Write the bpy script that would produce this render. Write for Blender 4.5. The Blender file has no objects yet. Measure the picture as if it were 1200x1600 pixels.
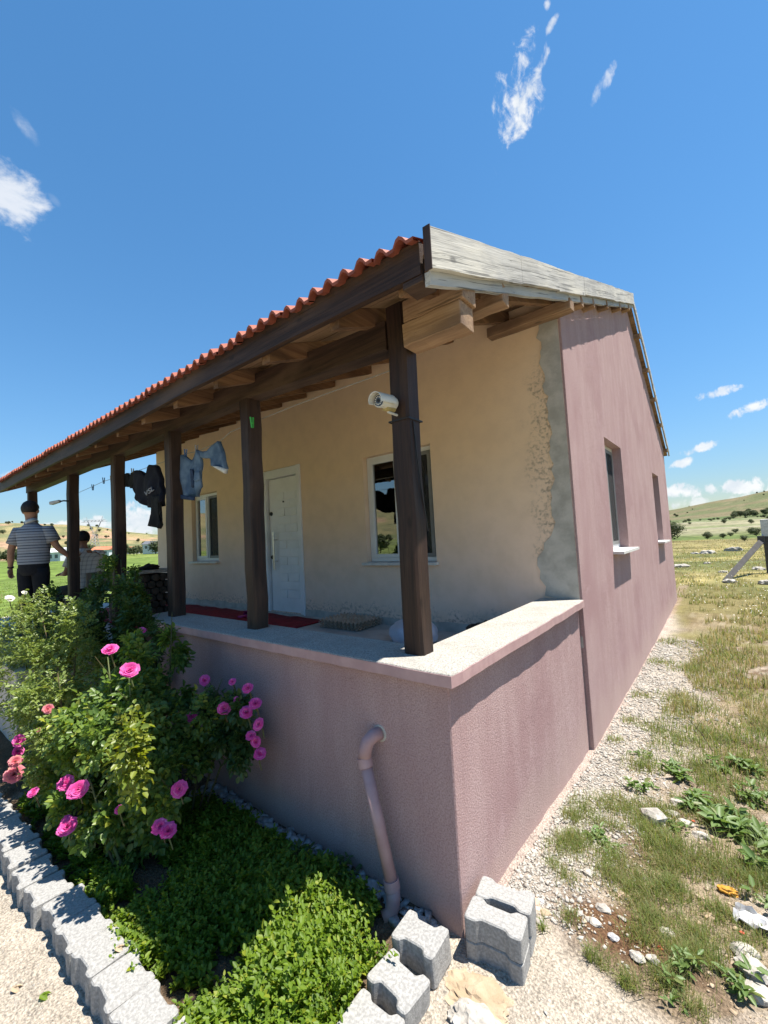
import bpy, bmesh, math, random
import numpy as np
from mathutils import Vector, Matrix

random.seed(7); RNG = np.random.default_rng(11)
SC = bpy.context.scene
COL = SC.collection
PI = math.pi

# ------------------------------------------------------------------ camera
CAM = np.array([1.036, -1.703, 1.776])
ROW = np.array([[0.77890429, 0.62492217, -0.05272941],
                [0.07967512, -0.0152077, 0.99670487],
                [-0.62206107, 0.78053892, 0.06163609]])     # right, up, forward
FPX = 659.53
cd = bpy.data.cameras.new('camera'); cam = bpy.data.objects.new('camera', cd); COL.objects.link(cam)
cd.sensor_fit = 'VERTICAL'; cd.sensor_height = 36.0; cd.lens = 36.0 * FPX / 1600
cd.clip_start = 0.05; cd.clip_end = 12000
mw = Matrix.Identity(4)
for i in range(3):
    mw[i][0] = ROW[0][i]; mw[i][1] = ROW[1][i]; mw[i][2] = -ROW[2][i]; mw[i][3] = CAM[i]
cam.matrix_world = mw
SC.camera = cam


def ray(px, py):
    return ROW.T @ np.array([(px - 600) / FPX, (800 - py) / FPX, 1.0])


def at(px, py, depth):                       # a point at a given distance in front of the lens
    return CAM + ray(px, py) * depth


def ony(px, py, y):                          # a point on a vertical plane parallel to the facade
    r = ray(px, py); return CAM + r * ((y - CAM[1]) / r[1])


def onz(px, py, z):
    r = ray(px, py); return CAM + r * ((z - CAM[2]) / r[2])


# ------------------------------------------------------------------ world and sun
SUN = Vector((0.29, 0.212, 1.0)).normalized()
SUN_EL = math.asin(SUN.z); SUN_AZ = math.atan2(SUN.x, SUN.y)
w = bpy.data.worlds.new('World'); SC.world = w; w.use_nodes = True
WN = w.node_tree.nodes; WL = w.node_tree.links
WN.clear()
w_out = WN.new('ShaderNodeOutputWorld'); w_bg = WN.new('ShaderNodeBackground')
w_bg.inputs['Strength'].default_value = 0.100; w.cycles.sampling_method = 'MANUAL'; w.cycles.sample_map_resolution = 512
WL.new(w_bg.outputs[0], w_out.inputs[0])
sky = WN.new('ShaderNodeTexSky'); sky.sky_type = 'NISHITA'; sky.sun_disc = False
sky.sun_elevation = SUN_EL; sky.sun_rotation = SUN_AZ
sky.altitude = 1200; sky.air_density = 1.0; sky.dust_density = 0.1; sky.ozone_density = 1.2


class NT:
    """small node helper"""
    def __init__(self, nt): self.n = nt.nodes; self.l = nt.links
    def put(self, sock, v):
        if isinstance(v, bpy.types.NodeSocket): self.l.new(v, sock)
        else: sock.default_value = v
    def math(self, op, a, b=0.0, c=None, clamp=False):
        m = self.n.new('ShaderNodeMath'); m.operation = op; m.use_clamp = clamp
        self.put(m.inputs[0], a); self.put(m.inputs[1], b)
        if c is not None: self.put(m.inputs[2], c)
        return m.outputs[0]
    def vdot(self, a, v):
        m = self.n.new('ShaderNodeVectorMath'); m.operation = 'DOT_PRODUCT'
        self.put(m.inputs[0], a); m.inputs[1].default_value = v
        return m.outputs['Value']
    def noise(self, vec, scale, detail=4, rough=0.55, dist=0.0):
        t = self.n.new('ShaderNodeTexNoise'); t.inputs['Scale'].default_value = scale
        t.inputs['Detail'].default_value = detail; t.inputs['Roughness'].default_value = rough
        t.inputs['Distortion'].default_value = dist
        if vec is not None: self.l.new(vec, t.inputs['Vector'])
        return t.outputs['Fac']
    def ramp(self, v, a, b, lo=0.0, hi=1.0, smooth=True):
        m = self.n.new('ShaderNodeMapRange'); m.interpolation_type = 'SMOOTHSTEP' if smooth else 'LINEAR'
        self.put(m.inputs[0], v); self.put(m.inputs[1], a); self.put(m.inputs[2], b)
        m.inputs[3].default_value = lo; m.inputs[4].default_value = hi
        return m.outputs[0]
    def mix(self, f, a, b):
        m = self.n.new('ShaderNodeMix'); m.data_type = 'RGBA'
        self.put(m.inputs[0], f)
        for s, v in ((m.inputs[6], a), (m.inputs[7], b)):
            if isinstance(v, bpy.types.NodeSocket): self.l.new(v, s)
            else: s.default_value = (*v[:3], 1)
        return m.outputs[2]
    def mapping(self, vec, scale=(1, 1, 1), loc=(0, 0, 0), rot=(0, 0, 0)):
        m = self.n.new('ShaderNodeMapping'); self.l.new(vec, m.inputs[0])
        m.inputs['Scale'].default_value = scale; m.inputs['Location'].default_value = loc
        m.inputs['Rotation'].default_value = rot
        return m.outputs[0]


WT = NT(w.node_tree)
wtc = WN.new('ShaderNodeTexCoord').outputs['Generated']


NOISE_A = WT.noise(WT.mapping(wtc, scale=(1, 1, 1.6)), 17.0, 6, 0.62, 0.3)
NOISE_B = WT.noise(WT.mapping(wtc, scale=(1.25, 1, .8), rot=(0, .6, 0)), 34.0, 6, 0.62, 0.3)


def cloud_patch(px, py, a_px, b_px, ang, nscale, gain, thr, stretch=(1, 1, 1), soft=0.35):
    """one wisp or puff of cloud in a fixed direction of the sky"""
    c = Vector(ray(px, py)).normalized()
    e = Vector((0, 0, 1)); u = c.cross(e).normalized(); v = u.cross(c).normalized()
    ca, sa = math.cos(ang), math.sin(ang)
    u2 = u * ca + v * sa; v2 = v * ca - u * sa
    k = FPX * math.sqrt(ray(px, py) @ ray(px, py))
    dc = WT.vdot(wtc, c)
    dx = WT.math('DIVIDE', WT.vdot(wtc, u2), WT.math('MAXIMUM', dc, 0.05))
    dy = WT.math('DIVIDE', WT.vdot(wtc, v2), WT.math('MAXIMUM', dc, 0.05))
    q = WT.math('ADD', WT.math('POWER', WT.math('ABSOLUTE', WT.math('MULTIPLY', dx, k / a_px)), 2.0),
                WT.math('POWER', WT.math('ABSOLUTE', WT.math('MULTIPLY', dy, k / b_px)), 2.0))
    n = NOISE_A if nscale < 23 else NOISE_B
    f = WT.math('ADD', WT.math('SUBTRACT', 1.0, q), WT.math('MULTIPLY', WT.math('SUBTRACT', n, 0.5), gain))
    f = WT.ramp(f, thr, thr + soft)
    return WT.math('MULTIPLY', f, WT.math('GREATER_THAN', dc, 0.1))


patches = [  # px, py, half length, half width, angle of the long axis, noise
    (810, 155, 78, 46, math.radians(62), 26, 4.2, 0.40, (1, 1.5, 1), 1.15, 1.0),
    (846, 100, 34, 12, math.radians(58), 30, 2.4, 0.45, (1, 1.5, 1), 0.7, .8),
    (862, 38, 17, 9, math.radians(40), 30, 2.0, 0.35, (1, 1, 1), 0.7, .85),
    (855, 8, 8, 10, math.radians(0), 30, 2.0, 0.45, (1, 1, 1), 0.7, .7),
    (944, 131, 32, 12, math.radians(45), 24, 3.0, 0.45, (1, 2, 1), 0.9, .6),
    (20, 305, 62, 62, math.radians(-50), 9, 3.0, 0.25, (1, 2.2, 1), 0.9, .75),
    (40, 200, 36, 14, math.radians(-48), 14, 2.0, 0.4, (1, 2, 1), 1.0, .35),
    (85, 312, 16, 10, math.radians(-40), 20, 1.5, 0.4, (1, 2, 1), 1.0, .25),
    (1122, 614, 36, 10, math.radians(4), 30, 3.0, 0.35, (1, 2, 1), 0.7, .9),
    (1180, 636, 52, 11, math.radians(14), 30, 3.0, 0.35, (1, 2, 1), 0.7, .9),
    (1093, 700, 36, 9, math.radians(12), 30, 3.0, 0.35, (1, 2, 1), 0.7, .9),
    (1064, 724, 24, 9, math.radians(14), 30, 3.0, 0.35, (1, 2, 1), 0.7, .9),
    (215, 818, 46, 40, 0, 30, 3.2, 0.42, (1, 1, 1), 0.55, .92), (150, 826, 40, 30, 0, 30, 3.2, 0.42, (1, 1, 1), 0.55, .88), (88, 832, 44, 24, 0, 30, 3.2, 0.42, (1, 1, 1), 0.55, .9), (18, 830, 44, 26, 0, 30, 3.2, 0.42, (1, 1, 1), 0.55, .9),
    (1070, 764, 36, 20, 0, 30, 3.2, 0.42, (1, 1, 1), 0.55, .92), (1112, 764, 16, 13, 0, 30, 3.2, 0.42, (1, 1, 1), 0.55, .85), (1165, 758, 52, 17, 0, 30, 3.2, 0.42, (1, 1, 1), 0.55, .92), (1080, 786, 46, 12, 0, 30, 3.4, 0.55, (1, 1, 1), 0.65, .7), (1170, 780, 50, 12, 0, 30, 3.4, 0.55, (1, 1, 1), 0.65, .6), (1240, 762, 50, 18, 0, 30, 3.2, 0.42, (1, 1, 1), 0.55, .9),
    (25, 740, 24, 10, math.radians(10), 30, 3.0, 0.35, (1, 2, 1), 0.7, .8),
]
cl = None
for (px, py, a, b, an, ns, g, th, st, so, op) in patches:
    f = WT.math('MULTIPLY', cloud_patch(px, py, a, b, an, ns, g, th, st, so), op)
    cl = f if cl is None else WT.math('MAXIMUM', cl, f)
# fair-weather cumulus all round, low over the horizon
sepw = WN.new('ShaderNodeSeparateXYZ'); WL.new(wtc, sepw.inputs[0])
ring_v = WT.mapping(wtc, scale=(1, 1, 2.3), loc=(3.1, 1.7, 0.35))
rn = WT.noise(ring_v, 9.0, 8, 0.58, 0.1)
rn2 = WT.noise(WT.mapping(wtc, scale=(1, 1, 0.35), loc=(.4, .9, 0)), 5.5, 3, 0.5)
band = WT.math('MULTIPLY', WT.ramp(sepw.outputs[2], -0.02, 0.0), WT.ramp(sepw.outputs[2], 0.085, 0.15, 1.0, 0.0))
rn = WT.math('ADD', WT.math('MULTIPLY', rn, 0.75), WT.math('MULTIPLY', rn2, 0.45))
thr = WT.ramp(sepw.outputs[2], 0.0, 0.13, 0.60, 0.74, smooth=False)
ring = WT.math('MULTIPLY', WT.ramp(WT.math('SUBTRACT', rn, thr), 0.0, 0.06), band)
ringshade = NOISE_A
cl = WT.math('MAXIMUM', cl, WT.math('MULTIPLY', ring, 0.93))
cloud_col = WT.mix(WT.ramp(ringshade, 0.35, 0.65), (3.7, 4.0, 4.35), (4.8, 4.85, 4.9))
hsv = WN.new('ShaderNodeHueSaturation'); hsv.inputs['Saturation'].default_value = 1.24; hsv.inputs['Hue'].default_value = .493; WL.new(sky.outputs[0], hsv.inputs['Color'])
# soft shoulder: the pale air low over the horizon must not outshine the clouds
sp3 = WN.new('ShaderNodeSeparateColor'); WL.new(hsv.outputs[0], sp3.inputs[0])
shl = WT.math('DIVIDE', 1.19, WT.math('MULTIPLY_ADD', WT.math('POWER', sp3.outputs[1], 1.35), .10, 1.0))
vsc = WN.new('ShaderNodeVectorMath'); vsc.operation = 'SCALE'; WL.new(hsv.outputs[0], vsc.inputs[0]); WL.new(shl, vsc.inputs['Scale'])
WL.new(WT.mix(cl, vsc.outputs[0], cloud_col), w_bg.inputs['Color'])

sd = bpy.data.lights.new('sun', 'SUN'); sun = bpy.data.objects.new('sun', sd); COL.objects.link(sun)
sd.energy = 5.0; sd.angle = math.radians(0.53); sd.color = (1.0, 0.94, 0.85)
sun.rotation_euler = SUN.to_track_quat('Z', 'Y').to_euler(); sun.location = (3, 3, 12)

vs = SC.view_settings
vs.view_transform = 'Standard'; vs.look = 'None'; vs.gamma = 1.0; vs.use_curve_mapping = False; vs.exposure = 1.10


# ------------------------------------------------------------------ materials
MATS = {}


def new_mat(name):
    m = bpy.data.materials.new(name); m.use_nodes = True
    m.node_tree.nodes.clear(); T = NT(m.node_tree)
    o = T.n.new('ShaderNodeOutputMaterial'); b = T.n.new('ShaderNodeBsdfPrincipled')
    T.l.new(b.outputs[0], o.inputs[0])
    MATS[name] = m
    tc = T.n.new('ShaderNodeTexCoord').outputs['Object']
    return m, T, b, tc, o


def bump(T, b, h, strength, dist):
    bn = T.n.new('ShaderNodeBump'); bn.inputs['Strength'].default_value = strength
    bn.inputs['Distance'].default_value = dist
    T.l.new(h, bn.inputs['Height']); T.l.new(bn.outputs[0], b.inputs['Normal'])


def simple(name, c1, c2=None, scale=8, rough=0.75, bscale=60, bstr=0.3, bdist=0.004, spec=0.35, metal=0.0, lo=.35, hi=.65):
    m, T, b, tc, o = new_mat(name)
    c2 = c2 or tuple(x * 0.8 for x in c1)
    T.l.new(T.mix(T.ramp(T.noise(tc, scale, 5, .6), lo, hi), c1, c2), b.inputs['Base Color'])
    b.inputs['Roughness'].default_value = rough; b.inputs['Specular IOR Level'].default_value = spec
    b.inputs['Metallic'].default_value = metal
    if bstr: bump(T, b, T.noise(tc, bscale, 4, .6), bstr, bdist)
    return m


def wood(name, c1, c2, c3, axis, rough=0.75, fine=1.0, knots=True, pitch=0.0, crack=.63):
    """grain runs along one axis of the board"""
    m, T, b, tc, o = new_mat(name)
    if pitch: tc = T.mapping(tc, rot=(pitch, 0, 0))
    s = [38.0 * fine] * 3; s[axis] = 1.6
    v = T.mapping(tc, scale=tuple(s))
    n = T.noise(v, 1.0, 6, .65, .6)
    s2 = [5.0] * 3; s2[axis] = 1.2
    n2 = T.noise(T.mapping(tc, scale=tuple(s2)), 1.0, 4, .6, .4)
    s3 = [140.0] * 3; s3[axis] = 3.0
    n3 = T.noise(T.mapping(tc, scale=tuple(s3)), 1.0, 3, .6)
    c = T.mix(T.ramp(n, .36, .66), c1, c2)
    c = T.mix(T.ramp(n2, .42, .70), c, c3)
    if knots:
        s4 = [9.0] * 3; s4[axis] = 4.0
        kn = T.n.new('ShaderNodeTexVoronoi'); T.l.new(T.mapping(tc, scale=tuple(s4)), kn.inputs['Vector']); kn.inputs['Scale'].default_value = 0.8
        c = T.mix(T.ramp(kn.outputs['Distance'], 0.05, 0.14, 0.75, 0.0), c, tuple(x * .3 for x in c1))
    s5 = [70.0] * 3; s5[axis] = .9
    crk = T.ramp(T.noise(T.mapping(tc, scale=tuple(s5)), 1.0, 4, .6, .8), crack, crack + .06, 0, .75)
    c = T.mix(crk, c, tuple(x * .22 for x in c1))
    T.l.new(c, b.inputs['Base Color'])
    b.inputs['Roughness'].default_value = rough; b.inputs['Specular IOR Level'].default_value = .3
    h = T.math('ADD', T.math('MULTIPLY', n, .7), T.math('MULTIPLY', n3, .5))
    bump(T, b, h, .7, .004)
    return m


def leafmat(name, c1, c2, c3, trans=0.35, rough=0.45):
    m, T, b, tc, o = new_mat(name)
    g = T.n.new('ShaderNodeNewGeometry')
    rnd = g.outputs['Random Per Island']
    c = T.mix(T.ramp(rnd, 0.0, 0.7, smooth=False), c1, c2)
    c = T.mix(T.ramp(rnd, 0.86, 0.95), c, c3)
    nz = T.noise(tc, 3.0, 3, .5)
    c = T.mix(T.ramp(nz, .4, .7, 0, .45), c, c2)
    T.l.new(c, b.inputs['Base Color'])
    b.inputs['Roughness'].default_value = rough; b.inputs['Specular IOR Level'].default_value = .45
    t = T.n.new('ShaderNodeBsdfTranslucent')
    hs = T.n.new('ShaderNodeHueSaturation'); hs.inputs['Hue'].default_value = .485; hs.inputs['Saturation'].default_value = 1.15
    hs.inputs['Value'].default_value = 1.7
    T.l.new(c, hs.inputs['Color']); T.l.new(hs.outputs[0], t.inputs[0])
    ms = T.n.new('ShaderNodeMixShader'); ms.inputs[0].default_value = trans
    T.l.new(b.outputs[0], ms.inputs[1]); T.l.new(t.outputs[0], ms.inputs[2]); T.l.new(ms.outputs[0], o.inputs[0])
    return m


def pink_plaster(name):
    m, T, b, tc, o = new_mat(name)
    v1 = T.mapping(tc, scale=(2.2, 2.6, .55))
    n1 = T.noise(v1, 2.6, 5, .6)                                   # streaks running down the wall
    n2 = T.noise(tc, 1.3, 4, .55)
    n3 = T.noise(tc, 115, 3, .75)                                   # roughcast grain
    n4 = T.noise(tc, 420, 2, .6)
    c = T.mix(T.ramp(n1, .30, .72), (.435, .296, .286), (.495, .356, .342))
    c = T.mix(T.ramp(n2, .45, .7, 0, .5), c, (.345, .205, .21))
    c = T.mix(T.ramp(n3, .36, .58, 0.62, 0.0), c, (.23, .13, .132))
    c = T.mix(T.ramp(n4, .55, .75, 0, .35), c, (.60, .44, .42))
    sp = T.n.new('ShaderNodeSeparateXYZ'); T.l.new(tc, sp.inputs[0])
    n5 = T.noise(tc, 3.5, 6, .65); n6 = T.noise(T.mapping(tc, scale=(6, 6, .35)), 1.6, 5, .6)
    splash = T.ramp(T.math('ADD', sp.outputs[2], T.math('MULTIPLY', T.math('SUBTRACT', n5, .5), .55)), -.02, .34, .55, 0)
    c = T.mix(splash, c, (.46, .34, .30))                               # dust thrown up by rain at the foot
    c = T.mix(T.ramp(n6, .58, .76, 0, .24), c, (.27, .165, .165))       # run-off streaks
    c = T.mix(T.ramp(n5, .60, .74, 0, .35), c, (.56, .42, .41))         # chalky patches
    cr = T.n.new('ShaderNodeTexVoronoi'); cr.feature = 'DISTANCE_TO_EDGE'; cr.inputs['Scale'].default_value = .9
    wv_ = T.n.new('ShaderNodeVectorMath'); wv_.operation = 'ADD'; wn_ = T.n.new('ShaderNodeTexNoise'); wn_.inputs['Scale'].default_value = 4; wn_.inputs['Detail'].default_value = 5
    T.l.new(tc, wn_.inputs['Vector']); T.l.new(tc, wv_.inputs[0]); T.l.new(wn_.outputs['Color'], wv_.inputs[1]); T.l.new(wv_.outputs[0], cr.inputs['Vector'])
    hair = T.math('MULTIPLY', T.ramp(cr.outputs['Distance'], 0, .0035, 1, 0), T.ramp(n2, .52, .6))
    c = T.mix(T.math('MULTIPLY', hair, .55), c, (.16, .10, .10))
    T.l.new(c, b.inputs['Base Color'])
    b.inputs['Roughness'].default_value = .93; b.inputs['Specular IOR Level'].default_value = .15
    h = T.math('ADD', T.math('MULTIPLY', n3, 1.0), T.math('MULTIPLY', n4, .45))
    bump(T, b, h, .7, .008)
    return m


def cream_plaster(name):
    m, T, b, tc, o = new_mat(name)
    sp = T.n.new('ShaderNodeSeparateXYZ'); T.l.new(tc, sp.inputs[0])
    n1 = T.noise(tc, 1.1, 5, .6); n2 = T.noise(tc, 5, 5, .6); n3 = T.noise(tc, 26, 5, .7)
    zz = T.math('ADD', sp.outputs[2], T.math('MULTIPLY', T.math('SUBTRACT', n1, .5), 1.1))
    c = T.mix(T.ramp(zz, 1.0, 2.7), (.84, .63, .50), (.80, .60, .41))          # pinker low down: faded paint plus warm bounced light put into the colour
    c = T.mix(T.ramp(n2, .35, .7, 0, .35), c, (.66, .49, .35))
    # grey grime and flaking just above the floor, on the wall's worn edge too
    zb = T.math('ADD', sp.outputs[2], T.math('MULTIPLY', T.math('SUBTRACT', n2, .5), .5))
    dirt = T.math('MULTIPLY', T.ramp(zb, .84, 1.04, 1, 0), T.ramp(n3, .47, .60))
    c = T.mix(T.math('MULTIPLY', dirt, .6), c, (.20, .175, .155))
    xe = T.math('ADD', sp.outputs[0], T.math('MULTIPLY', T.math('SUBTRACT', n2, .5), .55))
    zl = T.math('MULTIPLY', T.ramp(sp.outputs[2], 1.2, 1.7, 0, 1), T.ramp(sp.outputs[2], 3.0, 3.5, 1, 0))
    worn = T.math('MULTIPLY', T.math('MULTIPLY', T.ramp(xe, -.36, -.18), T.ramp(n3, .47, .62)), zl)
    c = T.mix(T.math('MULTIPLY', worn, .62), c, (.20, .175, .14))
    T.l.new(c, b.inputs['Base Color'])
    b.inputs['Roughness'].default_value = .9; b.inputs['Specular IOR Level'].default_value = .15
    h = T.math('ADD', T.math('MULTIPLY', n2, .6), T.math('MULTIPLY', T.noise(tc, 90, 4, .6), .12))
    h = T.math('SUBTRACT', h, T.math('MULTIPLY', T.math('ADD', dirt, worn), .25))
    bump(T, b, h, .5, .02)
    return m


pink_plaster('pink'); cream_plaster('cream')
simple('cement', (.52, .49, .44), (.37, .35, .31), 5, .9, 30, .5, .008)
simple('cement_floor', (.54, .51, .47), (.42, .40, .37), 4, .9, 60, .4)
m, T, b, tc, o = new_mat('coping')
n1 = T.noise(tc, 130, 4, .7); n2 = T.noise(tc, 4, 6, .65); n3 = T.noise(tc, 28, 5, .65)
c = T.mix(T.ramp(n1, .36, .62), (.24, .23, .21), (.50, .48, .43))
c = T.mix(T.ramp(n2, .48, .68, 0, .55), c, (.30, .285, .25))
c = T.mix(T.ramp(n3, .62, .72, 0, .7), c, (.60, .58, .54))
T.l.new(c, b.inputs['Base Color']); b.inputs['Roughness'].default_value = .92; b.inputs['Specular IOR Level'].default_value = .15
bump(T, b, T.math('ADD', n1, n3), .9, .008)
simple('paver', (.345, .34, .325), (.235, .23, .22), 85, .9, 160, .7, .004)
wood('wood_dark_x', (.050, .027, .018), (.022, .012, .009), (.085, .052, .035), 0, .62)
wood('wood_dark_z', (.036, .018, .013), (.014, .008, .007), (.062, .036, .024), 2, .58)
wood('wood_raw_x', (.36, .235, .14), (.25, .15, .085), (.17, .105, .065), 0)
wood('wood_raw_y', (.38, .25, .15), (.26, .165, .095), (.19, .12, .07), 1)
wood('wood_rafter', (.24, .135, .07), (.155, .08, .042), (.09, .05, .03), 1)
wood('wood_grey_y', (.47, .455, .42), (.30, .29, .27), (.56, .53, .46), 1, .85, pitch=-math.atan(.39), crack=.565)
wood('wood_grey2_y', (.40, .41, .41), (.30, .31, .32), (.50, .49, .46), 1, .85, pitch=-math.atan(.39), crack=.565)
simple('tile', (.32, .088, .05), (.20, .058, .038), 6, .75, 90, .3)
simple('upvc', (.74, .745, .75), (.68, .685, .69), 3, .35, 20, .03, .001, .5)
simple('screen_frame', (.23, .23, .225), None, 4, .5, 20, .03)
simple('marble', (.66, .65, .62), (.55, .54, .52), 14, .5, 60, .1)
simple('door_white', (.80, .80, .80), (.74, .74, .74), 3, .45, 40, .08, .001)
simple('steel', (.62, .62, .62), (.5, .5, .5), 20, .28, 60, .05, .001, .5, 1.0)
simple('black_plastic', (.012, .012, .014), (.02, .02, .022), 10, .5)
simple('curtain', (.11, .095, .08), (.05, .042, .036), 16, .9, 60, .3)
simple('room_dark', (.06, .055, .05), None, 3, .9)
simple('pipe_pink', (.44, .29, .285), (.38, .24, .24), 9, .55, 80, .15)
simple('camera_shell', (.62, .61, .55), (.52, .50, .43), 10, .35, 40, .05, .001, .5)
simple('camera_gold', (.40, .31, .12), (.3, .23, .09), 10, .4, 40, .05)
simple('camera_glass', (.05, .055, .07), (.09, .1, .12), 50, .15, 40, 0, .001, .6)
simple('lamp_grey', (.5, .5, .48), None, 8, .4)
simple('rope', (.30, .30, .28), None, 30, .8)
simple('red_plastic', (.55, .02, .025), None, 8, .4); simple('green_plastic', (.06, .42, .06), None, 8, .4)
simple('yellow_plastic', (.55, .42, .05), None, 8, .4); simple('blue_plastic', (.08, .18, .4), None, 8, .4)
simple('carpet', (.30, .012, .022), (.20, .006, .014), 14, .95, 220, .8, .006)
simple('tray', (.52, .40, .30), (.40, .29, .20), 9, .95, 120, .4)
simple('bag_white', (.62, .62, .66), (.52, .52, .57), 4, .45, 14, .4, .02)
simple('bag_black', (.012, .012, .014), None, 4, .4, 14, .5, .02)
simple('slipper', (.42, .03, .17), None, 8, .5)
simple('denim', (.055, .10, .175), (.13, .195, .28), 7, .95, 260, .5, .003)
simple('denim_dark', (.02, .038, .08), (.04, .065, .12), 9, .95, 260, .5, .003)
simple('sweat', (.006, .007, .014), (.010, .011, .02), 9, .95, 200, .4)
simple('black_cloth', (.006, .006, .007), (.012, .012, .012), 9, .95, 200, .4)
simple('print_white', (.33, .33, .35), None, 9, .8)
simple('skin', (.36, .19, .125), (.30, .15, .095), 9, .55, 80, .1, .001)
simple('hair', (.012, .010, .009), (.028, .022, .018), 60, .6, 200, .8, .004)
simple('trousers', (.007, .007, .010), (.012, .012, .016), 9, .9, 60, .3)
simple('stone', (.46, .43, .38), (.28, .26, .23), 22, .9, 60, .6, .01)
simple('stone_warm', (.40, .32, .225), (.32, .24, .155), 12, .9, 50, .6, .01)
simple('stone_grey', (.30, .30, .31), (.42, .42, .42), 20, .9, 60, .6, .01)
simple('brick_chip', (.52, .40, .32), (.42, .28, .20), 12, .9, 60, .5)
simple('orange_peel', (.55, .27, .03), None, 12, .7)
simple('plastic_sheet', (.60, .60, .60), (.3, .3, .3), 12, .4, 40, .4)
simple('red_scrap', (.6, .1, .06), None, 12, .7)
simple('soil', (.10, .066, .042), (.05, .033, .022), 9, .95, 40, .8, .02)
simple('post_grey', (.085, .08, .078), (.065, .062, .06), 9, .9)
simple('post_white', (.66, .66, .64), (.52, .52, .5), 20, .9)
simple('pylon', (.34, .36, .38), None, 4, .6, 60, 0)
simple('far_white', (.62, .65, .70), (.55, .57, .62), .3, .8, 60, 0); simple('far_roof', (.50, .19, .10), None, .3, .8, 60, 0)
simple('far_dark', (.12, .13, .15), None, .3, .8, 60, 0)
simple('log', (.08, .06, .045), (.04, .03, .022), 12, .9, 40, .6)
simple('stem', (.09, .12, .04), (.10, .07, .035), 8, .8)
simple('bark', (.10, .075, .05), (.06, .045, .03), 20, .9)
simple('chair_plastic', (.20, .17, .14), None, 5, .5)
leafmat('leaf_rose', (.080, .145, .030), (.145, .225, .052), (.30, .34, .06), .45, .38)
leafmat('leaf_light', (.12, .18, .042), (.19, .25, .065), (.19, .22, .06), .35, .40)
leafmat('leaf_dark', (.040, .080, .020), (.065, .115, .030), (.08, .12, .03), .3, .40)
leafmat('leaf_young', (.12, .18, .030), (.20, .24, .035), (.24, .26, .04), .42, .42)
leafmat('leaf_mint', (.080, .150, .012), (.15, .235, .018), (.25, .29, .03), .45, .55)
leafmat('leaf_weed', (.085, .150, .036), (.125, .195, .052), (.16, .18, .06), .3, .5)
leafmat('grass_green', (.105, .155, .035), (.165, .21, .055), (.28, .24, .09), .35, .55)
leafmat('grass_dry', (.20, .19, .075), (.29, .25, .11), (.15, .18, .05), .35, .6)
leafmat('leaf_far', (.045, .065, .024), (.065, .085, .032), (.09, .10, .04), .25, .7)
leafmat('petal', (.62, .075, .33), (.70, .15, .42), (.76, .34, .54), .35, .6)
leafmat('petal_pale', (.70, .25, .33), (.66, .30, .30), (.62, .36, .28), .35, .6)
leafmat('petal_white', (.75, .74, .66), (.78, .76, .68), (.7, .7, .6), .3, .6)

# glass: a thin pane that mirrors what stands opposite and lets the dark room show
m, T, b, tc, o = new_mat('glass')
gl = T.n.new('ShaderNodeBsdfGlossy'); gl.inputs['Roughness'].default_value = .015; gl.inputs['Color'].default_value = (.9, .92, .93, 1)
tr = T.n.new('ShaderNodeBsdfTransparent'); tr.inputs[0].default_value = (.55, .57, .56, 1)
fr = T.n.new('ShaderNodeFresnel'); fr.inputs[0].default_value = 1.75
ms = T.n.new('ShaderNodeMixShader'); T.l.new(T.math('MULTIPLY_ADD', fr.outputs[0], 1.6, .12, clamp=True), ms.inputs[0])
T.l.new(tr.outputs[0], ms.inputs[1]); T.l.new(gl.outputs[0], ms.inputs[2]); T.l.new(ms.outputs[0], o.inputs[0])
# fly screen
m, T, b, tc, o = new_mat('fly_screen')
b.inputs['Base Color'].default_value = (.03, .03, .032, 1); b.inputs['Roughness'].default_value = .8
tr = T.n.new('ShaderNodeBsdfTransparent'); ms = T.n.new('ShaderNodeMixShader'); ms.inputs[0].default_value = .6
T.l.new(tr.outputs[0], ms.inputs[1]); T.l.new(b.outputs[0], ms.inputs[2]); T.l.new(ms.outputs[0], o.inputs[0])
# striped polo shirt
m, T, b, tc, o = new_mat('polo')
sp = T.n.new('ShaderNodeSeparateXYZ'); T.l.new(tc, sp.inputs[0])
fz = T.math('FRACT', T.math('MULTIPLY', sp.outputs[2], 1 / .036))
fz2 = T.math('FRACT', T.math('MULTIPLY', sp.outputs[2], 1 / .104))
c = T.mix(T.ramp(T.math('ABSOLUTE', T.math('SUBTRACT', fz, .5)), .12, .18, 1, 0), (.25, .26, .29), (.05, .055, .08))
c = T.mix(T.math('MULTIPLY', T.math('GREATER_THAN', fz2, .72), .3), c, (.36, .36, .38))
T.l.new(c, b.inputs['Base Color']); b.inputs['Roughness'].default_value = .95
bump(T, b, T.noise(tc, 14, 4, .6), .5, .02)
# checked shirt
m, T, b, tc, o = new_mat('checked_shirt')
sp = T.n.new('ShaderNodeSeparateXYZ'); T.l.new(tc, sp.inputs[0])
f1 = T.math('GREATER_THAN', T.math('FRACT', T.math('MULTIPLY', sp.outputs[2], 1 / .06)), .72)
f2 = T.math('GREATER_THAN', T.math('FRACT', T.math('MULTIPLY', T.math('ADD', sp.outputs[0], sp.outputs[1]), 1 / .06)), .72)
c = T.mix(T.math('MULTIPLY', T.math('ADD', f1, f2), .4), (.72, .70, .66), (.36, .34, .33))
T.l.new(c, b.inputs['Base Color']); b.inputs['Roughness'].default_value = .95
bump(T, b, T.noise(tc, 14, 4, .6), .5, .02)
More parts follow.
